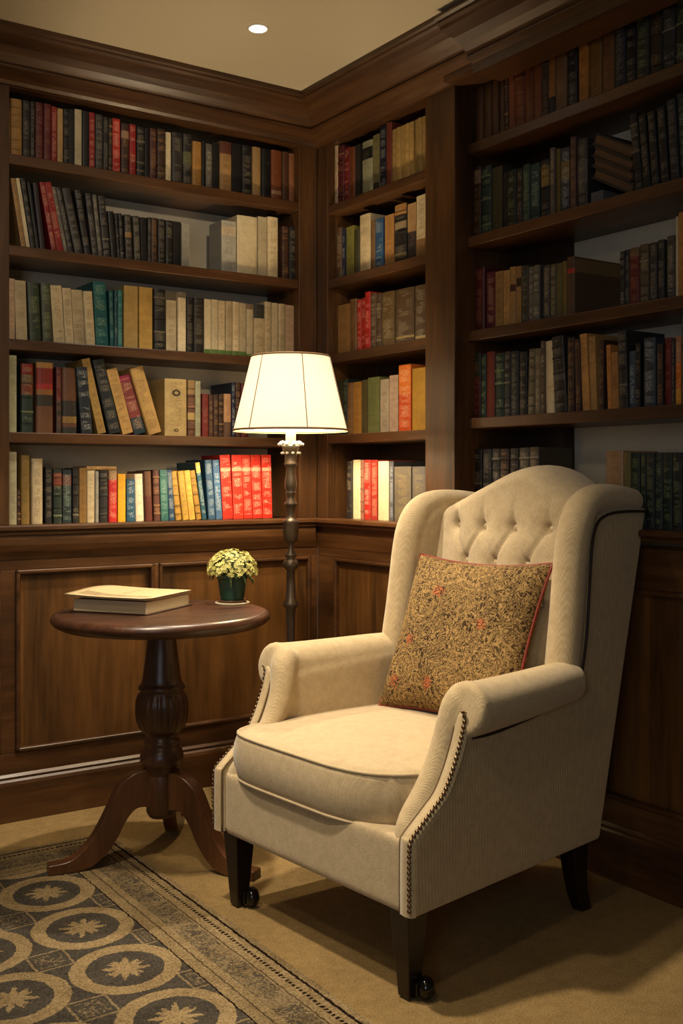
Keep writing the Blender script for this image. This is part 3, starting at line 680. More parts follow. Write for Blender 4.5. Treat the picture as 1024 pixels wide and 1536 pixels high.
for i, (th, cv, nme) in enumerate(((.032, (34,26,20), 'lowest'), (.026, (58,38,24), 'second from bottom'), (.030, (40,28,20), 'second from top'), (.036, (30,22,18), 'topmost'))):
    lying(i, zc+h0+.004+[0, .034, .063, .096][i], th, cv, 'dark book lying slanted with page edges out, %s of its pile' % nme)
MB_prop = MB().box(0, .045, .0, .12, 0, .036)
o = MB_prop.build('book', plain('small_grey_cover', (86,84,84), .6), bevel=.002); o.location = (RX+.03, ya-.012, zc+.001); o.rotation_euler = (0, 0, -PI/2)
tag(o, 'small grey book under the slanted pile on the second shelf of right bookcase', 'book')
MB().box(.003, .042, .003, .117, .004, .032).build('page_block', M['pages'], o)
ya = on_right(842, 690, RX+.03)[0]
flat_book(ya, RX+.04, ZR[4]+.03, .16, .17, .055, 'K', 'dark book lying flat behind the top of the armchair, lowest shelf of right bookcase', 'R')

# ---------------------------------------------------------------- rug
r = MB().box(-1.55, 0, -2.6, 0, 0, .008).build('rug', M['rug']); r.location = (-.966, -.30, .0005)
tag(r, 'patterned wool rug with pale rings and rosettes on dark grey, under the pedestal table', 'rug')

# ---------------------------------------------------------------- ceiling lights
def downlight(x, y, label, e=40, size=1.1, colr=(1,.80,.55), blend=.9, vis=True, rad=.03, rot=(0,0,0)):
    t = empty('recessed_ceiling_light', (x, y, CEIL)); tag(t, label, 'ceiling light', 'recessed ceiling lights')
    MB().lathe([(.022, -.001), (.028, -.004), (.031, -.004), (.033, -.001), (.033, .0)][::1], n=32).build('trim_ring', plain('white_trim_ring', (220,215,205), .4), t, smooth=True)
    g = NT('downlight_glow'); e_ = g.node('ShaderNodeEmission', {'Color': (1, .93, .80, 1), 'Strength': 30.})
    g.link(e_.outputs[0], g.n['Material Output'].inputs[0])
    MB().lathe([(.023, -.0052), (.001, -.0056)], n=32).build('light_lens', g.m, t)
    l = bpy.data.lights.new('spot_light', 'SPOT'); l.energy = e; l.spot_size = size; l.spot_blend = blend; l.color = colr; l.shadow_soft_size = rad
    lo = bpy.data.objects.new('spot_light', l); col.objects.link(lo); lo.location = (x, y, CEIL-.012); lo.rotation_euler = rot
    return t
downlight(-.591, -.578, 'small bright recessed spotlight in the cream ceiling', 110, 1.40, blend=.75, colr=(1,.85,.66))
def spot(x, y, z, tx, ty, tz, e, size, colr, rad=.05, blend=.8):
    l = bpy.data.lights.new('spot_light', 'SPOT'); l.energy = e; l.spot_size = size; l.spot_blend = blend; l.color = colr; l.shadow_soft_size = rad
    lo = bpy.data.objects.new('spot_light', l); col.objects.link(lo); lo.location = (x, y, z)
    lo.rotation_euler = (Vector((tx, ty, tz))-Vector((x, y, z))).to_track_quat('-Z', 'Y').to_euler()
WARM = (1, .82, .59)
spot(-1.9, -1.6, 2.44, -1.5, -.9, 0, 60, 1.5, WARM)
spot(-1.42, -1.22, 2.44, -.72, -1.22, .55, 150, .95, WARM, .06, .8)       # unseen ceiling spots assumed above the frame; key and fill on the chair
spot(-2.3, -2.5, 2.44, -.9, -1.3, .5, 18, 1.5, (1, .78, .50), .08)
spot(-1.55, -2.8, 2.44, -.62, 0, 1.62, 75, .78, WARM, .05, .9)  # unseen spot, added to brighten the left bookcase and its backing
# daylight from a window behind and right of the camera
a = bpy.data.lights.new('window_daylight', 'AREA'); a.shape = 'RECTANGLE'; a.size = 1.0; a.size_y = 1.3; a.energy = 13; a.color = (.80, .88, 1)
ao = bpy.data.objects.new('window_daylight', a); col.objects.link(ao); ao.location = (-3.6, -4.3, 1.5)
ao.rotation_euler = (Vector((0, -1.6, 1.4))-Vector(ao.location)).to_track_quat('-Z', 'Y').to_euler()
w = bpy.data.worlds.new('world'); sc.world = w; w.use_nodes = True
w.node_tree.nodes['Background'].inputs[0].default_value = (1, .80, .58, 1); w.node_tree.nodes['Background'].inputs[1].default_value = .06

# ---------------------------------------------------------------- floor lamp
LX, LY = -.360, -.392
lamp = tag(empty('floor_lamp', (LX, LY, 0)), 'turned bronze floor lamp with glowing cream shade in the corner behind the armchair', 'floor lamp')
Z = lambda c: 1.531-.000633*c
prof = [(.0,Z(520)),(.0265,Z(520)),(.0285,Z(530)),(.0255,Z(545)),(.0205,Z(552)),(.0195,Z(606)),(.0225,Z(612)),(.0225,Z(620)),(.0165,Z(628)),(.0150,Z(650)),(.0185,Z(690)),(.0212,Z(715)),(.0195,Z(740)),(.0150,Z(755)),
        (.0180,Z(762)),(.0180,Z(768)),(.0145,Z(776)),(.0150,Z(808)),(.0215,Z(818)),(.0215,Z(830)),(.0150,Z(838)),(.0125,Z(880)),(.0185,Z(905)),(.0270,Z(912)),(.0270,Z(920)),(.0255,Z(930)),(.0265,Z(980)),(.0240,Z(992)),
        (.0240,Z(1015)),(.0150,Z(1024)),(.0095,Z(1035)),(.0095,Z(1065)),(.0190,Z(1086)),(.0200,Z(1098)),(.0120,Z(1108)),(.0220,Z(1120)),(.0280,Z(1140)),(.0240,Z(1158)),(.0140,Z(1172)),(.0150,Z(1240)),(.0175,Z(1325)),
        (.0260,Z(1343)),(.0260,Z(1358)),(.0165,Z(1372)),(.0150,Z(1440)),(.0130,Z(1540)),(.0130,.42),(.024,.40),(.024,.38),(.016,.36),(.022,.30),(.034,.26),(.034,.14),(.02,.12),(.0,.115)]
MB().lathe(prof, n=28).build('pole', M['pole'], lamp, smooth=True)
def cabriole(up, lo, wid, n=7):
    U = catmull([(a, 0, b) for a, b in up], n); Lo = catmull([(a, 0, b) for a, b in lo], n)
    m = min(len(U), len(Lo)); U = [U[int(i*(len(U)-1)/(m-1))] for i in range(m)]; Lo = [Lo[int(i*(len(Lo)-1)/(m-1))] for i in range(m)]
    b = MB(); vs = []; fs = []
    for i in range(m):
        for s in (-1, 1):
            vs += [(U[i].x, s*wid/2, U[i].z), (Lo[i].x, s*wid/2, Lo[i].z)]
    for i in range(m-1):
        a = i*4; c = a+4
        fs += [(a, a+2, c+2, c), (a+1, c+1, c+3, a+3), (a, c, c+1, a+1), (a+2, a+3, c+3, c+2)]
    fs += [(0, 1, 3, 2), ((m-1)*4, (m-1)*4+2, (m-1)*4+3, (m-1)*4+1)]
    return b.add(vs, fs)
for ang in (178, 58, -62):
    l = cabriole([(.02,.25),(.06,.235),(.10,.17),(.15,.09),(.21,.045),(.285,.026)], [(.02,.15),(.05,.145),(.08,.10),(.13,.035),(.20,.006),(.285,.0)], .028).build('leg', M['table_v'], lamp, bevel=.004)
    l.rotation_euler = (0, 0, math.radians(ang))
# shade: fabric cone that glows from the bulb inside
g = NT('lit_lamp_shade')
em = g.node('ShaderNodeEmission', {'Color': (1, .80, .50, 1), 'Strength': .75})
tr = g.node('ShaderNodeBsdfTranslucent', {'Color': (.040, .033, .022, 1)}); df = g.node('ShaderNodeBsdfDiffuse', {'Color': (.8, .70, .52, 1)})
mx = g.node('ShaderNodeMixShader', {0: .55}); g.link(df.outputs[0], mx.inputs[1]); g.link(tr.outputs[0], mx.inputs[2])
ad = g.node('ShaderNodeAddShader'); g.link(mx.outputs[0], ad.inputs[0]); g.link(em.outputs[0], ad.inputs[1]); g.link(ad.outputs[0], g.n['Material Output'].inputs[0])
SB, ST = 1.250, 1.500; RBt, RTp = .190, .130
def cone(r0, z0, r1, z1, n=64, th=.002):
    return MB().add([(r*math.cos(2*PI*i/n), r*math.sin(2*PI*i/n), z) for (r, z) in ((r0, z0), (r1, z1)) for i in range(n)],
                    [(i, (i+1) % n, n+(i+1) % n, n+i) for i in range(n)])
sh = cone(RBt, SB, RTp, ST).build('lamp_shade', g.m, lamp, smooth=True)
trim_m = plain('shade_binding', (120,92,56), .7)
for (r_, z_) in ((RBt, SB+.004), (RTp, ST-.003)):
    MB().tube([(r_*math.cos(2*PI*i/64), r_*math.sin(2*PI*i/64), z_) for i in range(64)], .0034, 8, closed=True).build('shade_binding', trim_m, sh, smooth=True)
for a in range(6):
    an = math.radians(a*60+254.5)
    MB().tube([(RBt*1.003*math.cos(an), RBt*1.003*math.sin(an), SB+.006), (RTp*1.004*math.cos(an), RTp*1.004*math.sin(an), ST-.004)], .0017, 6).build('shade_seam', trim_m, sh)
sock = plain('cream_socket', (230,220,195), .5)
MB().lathe([(.0,1.20),(.016,1.20),(.017,1.215),(.017,1.27),(.012,1.28),(.0,1.28)], n=24).build('bulb_socket', sock, lamp, smooth=True)
bm_ = NT('lamp_bulb'); e_ = bm_.node('ShaderNodeEmission', {'Color': (1, .78, .48, 1), 'Strength': 560.}); bm_.link(e_.outputs[0], bm_.n['Material Output'].inputs[0])
MB().ball((0, 0, 1.325), .028, sz=1.35).build('bulb', bm_.m, lamp, smooth=True)
crystal = plain('glass_bead', (225,225,215), .08, 0, .9)
ring = MB().lathe([(.020,1.196),(.030,1.200),(.031,1.203),(.020,1.206)], n=24)
for k in range(9):
    a = 2*PI*k/9
    for (rr, zz, s_) in ((.030, 1.212, .0085), (.038, 1.207, .007), (.029, 1.178, .006)):
        ring.ball((rr*math.cos(a+s_*40), rr*math.sin(a+s_*40), zz), s_, 7, 5, .8)
ring.build('crystal_collar', crystal, lamp, smooth=True)
MB().tube([(0, 0, 1.36), (0, 0, ST+.005)], .003, 8).build('harp_rod', M['pole'], lamp)
for k in range(3):
    a = 2*PI*k/3
    MB().tube([(0, 0, ST-.004), (RTp*math.cos(a), RTp*math.sin(a), ST-.004)], .002, 6).build('shade_spoke', M['pole'], lamp)

# ---------------------------------------------------------------- pedestal table
TX, TY, TZ = -.92, -.60, .715
tb = tag(empty('pedestal_table', (TX, TY, 0)), 'round dark mahogany pedestal table on three curved legs, left of the armchair', 'table')
MB().lathe([(.0,.672),(.262,.672),(.285,.676),(.300,.684),(.309,.694),(.3095,.701),(.305,.709),(.296,.7145),(.290,TZ),(.0,TZ)], n=72).build('tabletop', M['table'], tb, smooth=False, bevel=0)
tb.children[0].data.polygons.foreach_set('use_smooth', [len(p.vertices) < 5 and abs(p.normal.z) < .98 for p in tb.children[0].data.polygons])
cprof = [(.0,.672),(.052,.672),(.040,.660),(.039,.648),(.046,.59),(.054,.53),(.057,.514),(.060,.508),(.066,.502),(.066,.494),(.060,.490),(.060,.486),(.068,.478),(.074,.462),(.0755,.448),(.0755,.425),(.073,.405),(.066,.386),(.056,.372),
         (.044,.366),(.043,.352),(.052,.348),(.052,.340),(.046,.334),(.050,.328),(.058,.318),(.062,.304),(.062,.29),(.056,.278),(.050,.272),(.050,.262),(.042,.256),(.044,.25),(.044,.145),(.036,.130),(.0,.126)]
c_ = MB().lathe(cprof, n=96, flute=(.375, .484)).build('pedestal_column', M['table_v'], tb, smooth=True)
for ang in (169, -61, 56):
    l = cabriole([(.026,.262),(.055,.260),(.090,.250),(.125,.222),(.150,.175),(.175,.125),(.205,.078),(.240,.045),(.27,.031),(.318,.027)],
                 [(.026,.150),(.060,.158),(.085,.150),(.110,.118),(.130,.080),(.160,.040),(.195,.012),(.235,.001),(.27,.0),(.318,.0)], .042).build('leg', M['leg_warm'], tb, bevel=.005, seg=3)
    l.rotation_euler = (0, 0, math.radians(ang)); l.location.z = .009 if ang == 169 else .0
tb.children[2].location.z = .009

# thick book and thin paperback on the table
pm = NT('cream_page_edges', .85); n_ = pm.noise(pm.mapping(pm.obj(), (1, 1, 60)), 9, 3); pm.base(pm.mix(n_*.6, (226,206,164), (176,152,112)))
cm = NT('printed_cream_cover', .5); o_ = cm.obj(); sp = cm.node('ShaderNodeSeparateXYZ', {0: o_}); X = V(cm, sp.outputs[0]); Y = V(cm, sp.outputs[1])
ill = (X > -.115)*(X < -.05)*(Y < .105)*(Y > -.11); nn = cm.noise(o_, 60, 4)
c_c = cm.mix(ill*(nn*.7+.15), (206,184,140), (92,72,48)); txt = (Y > .0)*(Y < .02)*(X > -.03)*(X < .08)*(cm.noise(o_, 260, 1) > .52)
cm.base(cm.mix(txt*.6, c_c, (120,92,60)))
bk = empty('hardback_book', (-.968, -.495, TZ+.0005), math.radians(35.2)); bk.rotation_euler[2] = math.radians(35.2)
tag(bk, 'thick cream book with dark lower board lying on the round table', 'book')
MB().box(-.126, .135, -.128, .122, 0, .003).build('cover_board', plain('dark_board', (60,40,28), .5), bk, bevel=.001)
MB().box(-.120, .123, -.122, .116, .003, .036).build('page_block', pm.m, bk, bevel=.001)
mg = tag(empty('paperback_book', (-.968, -.495, TZ+.0375), math.radians(35.2)), 'thin worn paperback with bent cover lying on top of the thick table book', 'book')
def sheet(w, d, th, fz, nx=24, ny=14):
    vs = []; fs = []
    for L in (0, 1):
        for i in range(nx+1):
            for j in range(ny+1):
                x = -w/2+w*i/nx; y = -d/2+d*j/ny; vs.append((x, y, fz(x/w*2, y/d*2)+(th if L else 0)))
    q = (nx+1)*(ny+1); ix = lambda i, j, L: L*q+i*(ny+1)+j
    for i in range(nx):
        for j in range(ny):
            fs.append((ix(i,j,0), ix(i,j+1,0), ix(i+1,j+1,0), ix(i+1,j,0))); fs.append((ix(i,j,1), ix(i+1,j,1), ix(i+1,j+1,1), ix(i,j+1,1)))
    for i in range(nx):
        fs.append((ix(i,0,0), ix(i+1,0,0), ix(i+1,0,1), ix(i,0,1))); fs.append((ix(i,ny,0), ix(i,ny,1), ix(i+1,ny,1), ix(i+1,ny,0)))
    for j in range(ny):
        fs.append((ix(0,j,0), ix(0,j,1), ix(0,j+1,1), ix(0,j+1,0))); fs.append((ix(nx,j,0), ix(nx,j+1,0), ix(nx,j+1,1), ix(nx,j,1)))
    return MB().add(vs, fs)
fz1 = lambda x, y: .0065*max(0, y+.1)**1.5*(1-.5*x*x)+.012*max(0, -x-.55)**1.2
sheet(.262, .246, .007, fz1).build('pages', pm.m, mg)
t_ = sheet(.285, .250, .0012, lambda x, y: fz1(x, y)+.0072+.010*max(0, y-.2)**1.4*(1-x*x)).build('cover', cm.m, mg, smooth=True); t_.location.x = -.010

# potted flowers
pot = tag(empty('potted_flowers', (-.661, -.543, TZ+.0045)), 'small green pot of tiny pale yellow flowers on the round table', 'potted plant')
cs = MB().lathe([(.0,0),(.052,0),(.053,.002),(.052,.004),(.0,.004)], n=40).build('coaster', M['cream']); cs.location = (-.661, -.543, TZ+.0003)
tag(cs, 'round cream coaster under the small green flower pot', 'coaster')
MB().lathe([(.0,0),(.040,0),(.046,.005),(.046,.007),(.040,.006),(.0,.006)], n=36).build('saucer', M['sauc'], pot, smooth=True)
MB().lathe([(.0,.006),(.034,.006),(.036,.012),(.044,.070),(.0475,.074),(.0475,.083),(.044,.084),(.042,.074),(.0,.072)], n=36).build('pot', M['green_pot'], pot, smooth=False, bevel=.001)
for p in pot.children[1].data.polygons: p.use_smooth = True
leafm = plain('leaf_green', (74,92,40), .6, var=.4); petm = NT('pale_yellow_petal', .6); n_ = petm.noise(petm.obj(), 70, 2); petm.base(petm.mix(n_*1.3-.15, (236,226,150), (186,184,84)))
R_ = random.Random(3); bl = MB(); lv = MB()
for k in range(520):
    u = R_.random(); ph = R_.random()*2*PI; el = math.acos(1-1.22*u)   # dome slightly past the equator
    rr = 1+R_.uniform(-.10, .05)
    c = Vector((.074*math.sin(el)*math.cos(ph)*rr, .074*math.sin(el)*math.sin(ph)*rr, .098+.060*math.cos(el)*rr))
    nrm = Vector((c.x, c.y, (c.z-.098)*1.3+.01)).normalized(); nrm = (nrm+Vector((R_.uniform(-.4,.4), R_.uniform(-.4,.4), R_.uniform(-.2,.4)))).normalized()
    tx = nrm.orthogonal().normalized(); ty = nrm.cross(tx); s_ = R_.uniform(.0035, .0062); a0 = R_.random()*6
    vs = [c+nrm*.0]; fs = []
    for p in range(5):
        for q, (rad_, da) in enumerate(((1., -.42), (1.25, 0), (1., .42))):
            a = a0+p*2*PI/5+da; vs.append(c+(tx*math.cos(a)+ty*math.sin(a))*s_*rad_+nrm*.0012)
        b_ = 1+p*3; fs.append((0, b_, b_+1, b_+2))
    bl.add(vs, fs)
    if k % 3 == 0:
        lc_ = c*.9+Vector((0, 0, .008)); w_ = tx*.004; e = tx.cross(nrm)*.010
        lv.add([lc_-w_, lc_-e, lc_+w_, lc_+e+nrm*.003], [(0, 1, 2, 3)])
lv.ball((0, 0, .108), .052, 16, 8, .8)
for k in range(14):
    a = R_.random()*2*PI; r0 = .066; z0 = R_.uniform(.055, .085)
    lv.tube([(.04*math.cos(a), .04*math.sin(a), .09), (r0*math.cos(a), r0*math.sin(a), z0+.01), (r0*1.05*math.cos(a), r0*1.05*math.sin(a), z0-.006)], [.001, .003, .0008], 5)
lv.build('foliage', leafm, pot)
tag(bl.build('blossoms', petm.m, pot), kind='stuff')

# ---------------------------------------------------------------- wingback armchair
CH = tag(empty('wingback_armchair', (-.864, -1.318, 0), math.radians(5.6)), 'cream upholstered wingback armchair with tufted back, nailhead trim and dark legs', 'armchair')
# local x runs from front to back, y from the near side (-) to the far side (+)
outer = lambda b: .372 - max(0, min(b, .9)-.02)*.085
prof_f = [(-.035,.19),(-.035,.330),(-.028,.352),(.000,.375),(.032,.400),(.058,.421),(.074,.443),(.089,.470),(.101,.496),(.114,.53),(.122,.556),(.135,.60)]
side_poly = prof_f+[(.545,.600),(.575,.70),(.592,.80),(.605,.90),(.625,.97),(.66,1.010),(.893,1.018),(.665,.19)]
def sidepiece(s):
    zq = lambda z: z if s < 0 or z < .62 else .6+(z-.6)*.955
    MB().prism(side_poly, lambda x, z: (x, s*outer(x), zq(z)), lambda x, z: (x, s*(outer(x)-.04), zq(z))).build('side_panel', M['fab'], CH, bevel=.012, seg=4)
    b = MB()
    ins = [(p+.012, z) for p, z in prof_f[:-1]]+[(.150,.575)]
    b.prism(ins+[(.50,.60),(.655,.60),(.640,.20)], lambda x, z: (x, s*(outer(x)-.012), z), lambda x, z: (x, s*(outer(x)-.070), z))
    # rolled arm, thinning towards the back
    path = catmull([(.128,s*.352,.598),(.150,s*.352,.595),(.20,s*.350,.594),(.36,s*.334,.597),(.47,s*.322,.601),(.552,s*.312,.602)], 6)
    n = len(path); rad = [.064-.014*i/(n-1) for i in range(n)]
    for i, r_ in enumerate((.046, .056, .060, .062, .063)): rad[i] = r_
    b.tube(path, rad, 24)
    # soft band sweeping down the front from the roll
    band = catmull([(.170,s*.330,.622),(.150,s*.318,.600),(.138,s*.308,.555),(.122,s*.303,.505),(.098,s*.301,.460),(.062,s*.302,.415),(.018,s*.305,.372),(-.004,s*.312,.335),(-.006,s*.316,.25)], 5)
    m = len(band); b.tube(band, [.037-.015*i/(m-1) for i in range(m)], 16)
    return soft(b.build('armrest', M['fab3'], CH), .0065, 12)
def wingpiece(s):
    b = MB()
    wp = [(.50,.46),(.545,.600),(.56,.70),(.575,.80),(.590,.90),(.61,.98),(.66,1.025),(.875,1.025),(.80,.80),(.70,.40),(.50,.40)]
    zf_ = lambda z: z if s < 0 or z < .6 else .6+(z-.6)*.955
    b.prism(wp, lambda x, z: (x, s*(outer(x)-.006), zf_(z)), lambda x, z: (x, s*(outer(x)-.073), zf_(z)))
    zf = lambda z: z if s < 0 else .6+(z-.6)*.955
    path = catmull([(b_, s*(outer(b_)-.030), zf(z_)) for b_, z_ in ((.530,.585),(.540,.66),(.553,.74),(.564,.82),(.575,.90),(.590,.965),(.622,1.018),(.68,1.042),(.78,1.044),(.872,1.034))], 6)
    m = len(path); rad = [(.043 if i/(m-1) < .6 else .043-.010*(i/(m-1)-.6)/.4) for i in range(m)]
    b.tube(path, rad, 20)
    return soft(b.build('wing', M['fab3'], CH), .0065, 5)
for s in (-1, 1):
    sidepiece(s); wp_ = wingpiece(s)
    # dark piping where wing roll and arm roll meet the outside panel
    pth = catmull([(b_, s*(outer(b_)+.002), (z_ if s < 0 or z_ < .62 else .6+(z_-.6)*.955)) for b_, z_ in ((.150,.534),(.22,.532),(.34,.541),(.44,.553),(.52,.572),(.570,.612),(.594,.69),(.606,.78),(.614,.86),(.624,.935),(.648,.985),(.70,1.005),(.78,1.010),(.892,1.008))], 8)
    MB().tube(pth, .0036, 8).build('piping', M['brown_pipe'], CH, smooth=True)
    # facing panel with nailhead trim down the front
    FPc = catmull([(a-.0035, 0, b+.003) for a, b in prof_f[:-1]]+[(.124, 0, .580), (.126, 0, .594)], 5)
    vs = []; fs = []
    for i, p in enumerate(FPc):
        t = i/(len(FPc)-1); wi = (.036-.006*t)*(1 if t < .9 else (1-((t-.9)/.1)**2*.6))
        for (dy, dx) in ((0, .012), (.003, .0), (wi/2, -.0035), (wi, .0), (wi+.002, .014)): vs.append((p.x+dx, s*(outer(0)-.001-dy), p.z))
    for i in range(len(FPc)-1):
        for k in range(4): fs.append((i*5+k, i*5+k+1, i*5+5+k+1, i*5+5+k))
    MB().add(vs, fs).build('facing_panel', M['fab3'], CH, smooth=True)
    MB().tube([(p.x+.0015, s*(outer(0)-.001-(.038-.004*i/(len(FPc)-1))), p.z) for i, p in enumerate(FPc[:-4])], .0022, 6).build('facing_seam', M['seam'], CH, smooth=True)
    # nails
    nl = catmull([(-.041,0,.205),(-.041,0,.330),(-.033,0,.355),(-.004,0,.379),(.028,0,.404),(.054,0,.425),(.070,0,.447),(.085,0,.474),(.097,0,.500),(.110,0,.533),(.117,0,.556),(.122,0,.575),(.120,0,.592),(.110,0,.600)], 10)
    L = [0]
    for i in range(1, len(nl)): L.append(L[-1]+(nl[i]-nl[i-1]).length)
    step = .0112; k = 0; nail_me = None; dist = .003
    while dist < L[-1]:
        while L[k+1] < dist: k += 1
        t = (dist-L[k])/(L[k+1]-L[k]); p = nl[k].lerp(nl[k+1], t)
        if nail_me is None:
            nb = MB().lathe([(.0052,0),(.0050,.0013),(.0038,.0030),(.0018,.0039),(.0003,.0041)], n=10); nail_me = nb.mesh('upholstery_nail'); nail_me.materials.append(M['nail'])
            nail_me.polygons.foreach_set('use_smooth', [True]*len(nail_me.polygons))
        o = bpy.data.objects.new('upholstery_nail', nail_me); col.objects.link(o); o.parent = CH
        o.location = (p.x-.0005, s*(outer(0)-.006), p.z); T = (nl[k+1]-nl[k]).normalized()
        o.rotation_euler = Vector((-T.z, s*.35, T.x)).to_track_quat('Z', 'X').to_euler()
        dist += step
# front rail / seat frame
fr = MB().prism([(-.030,-.334),(-.030,.334),(.55,.27),(.55,-.27)], lambda x, y: (x, y, .185), lambda x, y: (x, y, .345))
soft(fr.build('seat_frame', M['fab2'], CH), .008, 6)
# seat cushion
def cushion():
    x0, x1 = -.038, .60; z0, z1 = .337, .452
    b = MB(); vs = []; fs = []
    def pt(u, v, top):   # u,v in -1..1
        near = v < 0; e = 7.0 if not near else 7.0-3.6*min(1, abs(v)*3); hw = .332 if not near else .332-.028*min(1, abs(v)*3); r = (abs(u)**e+abs(v)**e)**(1/e); m_ = max(abs(u), abs(v))
        k = 1 if m_ < 1e-6 else 1
        # rounded-square mapping
        if r > 1e-6: u2, v2 = u*m_/r, v*m_/r
        else: u2, v2 = u, v
        cx_, cy_ = (x0+x1)/2+(x1-x0)/2*u2, hw*v2
        crown = (1-u*u)*(1-v*v)
        return cx_, cy_, (z1+.030*crown**.6) if top else (z0-.002*crown)
    ring = []
    # loop from top grid centre outwards, with bulging boxing
    N = 40
    per = [(-1+2*i/N, -1) for i in range(N)]+[(1, -1+2*i/N) for i in range(N)]+[(1-2*i/N, 1) for i in range(N)]+[(-1, 1-2*i/N) for i in range(N)]
    P = len(per); rows = []
    for k in range(13): rows.append([pt(u*k/12, v*k/12, True) for u, v in per])
    for k in range(1, 7):
        t = k/7; bul = .010*math.sin(PI*t)
        rows.append([(lambda q: (q[0]+bul*math.copysign(1, u)*(abs(u) > .98), q[1]+bul*math.copysign(1, v)*(abs(v) > .98), z1+(z0-z1)*t))(pt(u, v, True)) for u, v in per])
    for k in range(12, -1, -1): rows.append([pt(u*k/12, v*k/12, False) for u, v in per])
    for r_ in rows: vs += r_
    for k in range(len(rows)-1):
        for i in range(P):
            j = (i+1) % P; fs.append((k*P+i, k*P+j, (k+1)*P+j, (k+1)*P+i))
    o = b.add(vs, fs).build('seat_cushion', M['fab2'], CH, smooth=True)
    for zz in (z1-.001, z0+.001):
        MB().tube([(lambda q: (q[0], q[1], zz))(pt(u, v, True)) for u, v in per[::2]], .0042, 8, closed=True).build('piping', M['fab2'], o, smooth=True)
cushion()
# tufted back
ROW = [(-.162,.963),(-.052,.963),(.057,.963),(.167,.963),(-.107,.868),(.0025,.868),(.112,.868),(-.162,.775),(-.052,.775),(.057,.775),(.167,.775)]
SEG = [(a, b) for a in ROW for b in ROW if abs(abs(a[1]-b[1])-.094) < .01 and a[1] > b[1] and abs(abs(a[0]-b[0])-.055) < .01]
HW = .268
def segd(p, a, b):
    ax, ay = a; bx, by = b; t = max(0, min(1, ((p[0]-ax)*(bx-ax)+(p[1]-ay)*(by-ay))/((bx-ax)**2+(by-ay)**2)))
    return math.hypot(p[0]-ax-t*(bx-ax), p[1]-ay-t*(by-ay))
def back_x(s, z):
    x = .572+(z-.45)*.205
    d = .050*(1-(abs(s)/HW)**2.6)
    hole = sum(.015*math.exp(-((s-a)**2+(z-b)**2)/(.013**2)) for a, b in ROW)
    wide = sum(.009*math.exp(-((s-a)**2+(z-b)**2)/(.034**2)) for a, b in ROW)
    cr = max([.008*math.exp(-(segd((s, z), a, b)/.0055)**2) for a, b in SEG]+[0])
    pl = sum(.008*math.exp(-((s-a)/.006)**2)*max(0, 1-(z-.963)/.085) for a, b in ROW[:4] if z > b)
    return x-d+hole+wide+cr+pl
def back():
    ns, nz = 100, 90; vs = []; fs = []
    for i in range(ns+1):
        s = -HW+2*HW*i/ns
        sk = s+.062*math.cos(PI/2*s/HW)**2; zt = 1.040-.018*max(0, s/HW)+.092*(.5+.5*math.cos(PI*min(1, abs(sk)/HW)))**.85
        rr = .045; path = []
        for k in range(nz+1):
            z = .40+(zt-rr-.40)*k/nz; path.append((back_x(s, z), z))
        xf = path[-1][0]; xb = .885-(1.04-zt)*.2
        for k in range(1, 12):
            a = PI*k/12; x = xf+(xb-xf)*(1-math.cos(a))/2; path.append((x, zt-rr+rr*math.sin(a)))
        for k in range(0, 9):
            z = zt-rr-(zt-rr-.19)*k/8; path.append((xb-(zt-rr-z)*.262, z))
        m = len(path); vs += [(x, s, z) for x, z in path]
    for i in range(ns):
        for k in range(m-1): fs.append((i*m+k, (i+1)*m+k, (i+1)*m+k+1, i*m+k+1))
    fs.append(tuple(range(m))); fs.append(tuple(ns*m+k for k in reversed(range(m))))
    o = MB().add(vs, fs).build('backrest', M['fab2'], CH, smooth=True)
    for a, b in ROW:
        q = MB().ball((0, 0, 0), .0095, 14, 8, .6).build('tufted_button', M['button'], o, smooth=True)
        q.location = (back_x(a, b)-.006, a, b); q.rotation_euler = (0, -PI/2+.2, 0)
back()
# legs
for s in (-1, 1):
    ox, oy = .005, s*.316
    t = MB(); w0, w1 = .030, .0165
    t.add([(x*w, y*w, z) for (w, z) in ((w1, .004), (w0, .20)) for x, y in ((-1,-1), (1,-1), (1,1), (-1,1))], [(3,2,1,0), (4,5,6,7)]+[(i, (i+1) % 4, 4+(i+1) % 4, 4+i) for i in range(4)])
    l = t.build('leg', M['leg'], CH, bevel=.002); l.location = (ox, oy, 0)
    c = MB().lathe([(.0,-.019),(.010,-.018),(.019,-.013),(.0237,-.006),(.0248,0),(.0237,.006),(.019,.013),(.010,.018),(.0,.019)], n=24)
    w_ = c.build('caster_wheel', M['black'], l, smooth=True); w_.rotation_euler = (PI/2, 0, 1.0); w_.location = (.020, -.029, .0250)
    MB().box(-.006, .016, -.030, .006, .012, .040).build('caster_fork', M['black'], l, bevel=.002)
    # rear legs sweep backwards
    pts = [(.625,.20,.030),(.627,.15,.027),(.632,.10,.024),(.642,.05,.021),(.660,.002,.019)]
    t = MB(); vs = []
    for (x, z, w_) in pts: vs += [(x-w_, s*.262-w_*.85, z), (x+w_, s*.262-w_*.85, z), (x+w_, s*.262+w_*.85, z), (x-w_, s*.262+w_*.85, z)]
    fs = [(0,1,2,3), (19,18,17,16)]
    for i in range(4):
        for k in range(4): fs.append((i*4+k, i*4+(k+1) % 4, i*4+4+(k+1) % 4, i*4+4+k))
    t.add(vs, fs).build('leg', M['leg'], CH, bevel=.002)

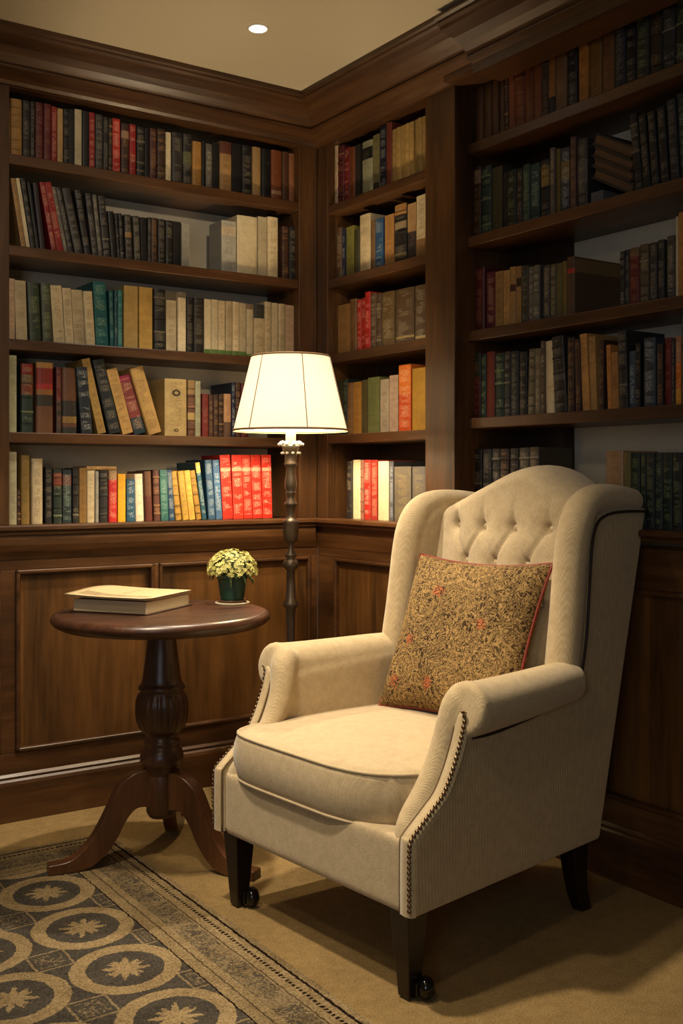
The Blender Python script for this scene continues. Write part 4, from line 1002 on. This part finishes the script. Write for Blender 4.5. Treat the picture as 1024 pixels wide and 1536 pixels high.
# throw pillow leaning on the backrest
def pillow():
    BL, TL, TR, BR = Vector((.420,.262,.480)), Vector((.575,.202,.868)), Vector((.590,-.242,.870)), Vector((.430,-.200,.480))
    c = (BL+TL+TR+BR)/4; ex = ((TR-TL)+(BR-BL)).normalized(); ey = ((TL-BL)+(TR-BR)); ey = (ey-ex*ey.dot(ex)).normalized(); ez = ex.cross(ey)
    if ez.x > 0: ez = -ez
    n = 44; hw, hh = .233, .221; T = .062
    def p(u, v, side):
        pin = .075; u2 = u*(1-pin*(1-v*v)); v2 = v*(1-pin*1.2*(1-u*u))
        th = T*(max(0, 1-u**4)**.55)*(max(0, 1-v**4)**.55)
        wr = .0035*math.sin(9*u+4*v)*(1-u*u)*(1-v*v)
        return (hw*u2, hh*v2, side*(th+wr))
    vs = []; fs = []
    for sd in (1, -1):
        for i in range(n+1):
            for j in range(n+1):
                uu = math.sin(PI/2*(-1+2*i/n)); vv = math.sin(PI/2*(-1+2*j/n)); vs.append(p(uu, vv, sd))
    q = (n+1)**2
    for i in range(n):
        for j in range(n):
            a = i*(n+1)+j; fs.append((a, a+n+1, a+n+2, a+1)); fs.append((q+a, q+a+1, q+a+n+2, q+a+n+1))
    me = MB().add(vs, fs); m_ = me.mesh('throw_pillow')
    bm = bmesh.new(); bm.from_mesh(m_); bmesh.ops.remove_doubles(bm, verts=bm.verts, dist=.0004); bmesh.ops.recalc_face_normals(bm, faces=bm.faces); bm.to_mesh(m_); bm.free()
    o = link('throw_pillow', m_, M['pillow'], None, True)
    R = Matrix((ex, ez.cross(ex), ez)).transposed().to_4x4()
    if (ez.cross(ex)).dot(ey) < 0: 
        R = Matrix((ex, ey, ex.cross(ey))).transposed().to_4x4()
    o.matrix_world = CH.matrix_world @ Matrix.Translation(c) @ R
    mw = Matrix.Translation(Vector((-.864, -1.318, 0))) @ Matrix.Rotation(math.radians(5.6), 4, 'Z') @ Matrix.Translation(c) @ R
    o.matrix_world = mw
    tag(o, 'square gold and brown tapestry throw pillow with red piping on the armchair seat', 'pillow')
    per = [(-1+2*i/24, -1) for i in range(24)]+[(1, -1+2*i/24) for i in range(24)]+[(1-2*i/24, 1) for i in range(24)]+[(-1, 1-2*i/24) for i in range(24)]
    MB().tube([p(u, v, 0) for u, v in per], .0040, 8, closed=True).build('piping', M['red_pipe'], o, smooth=True)
pillow()
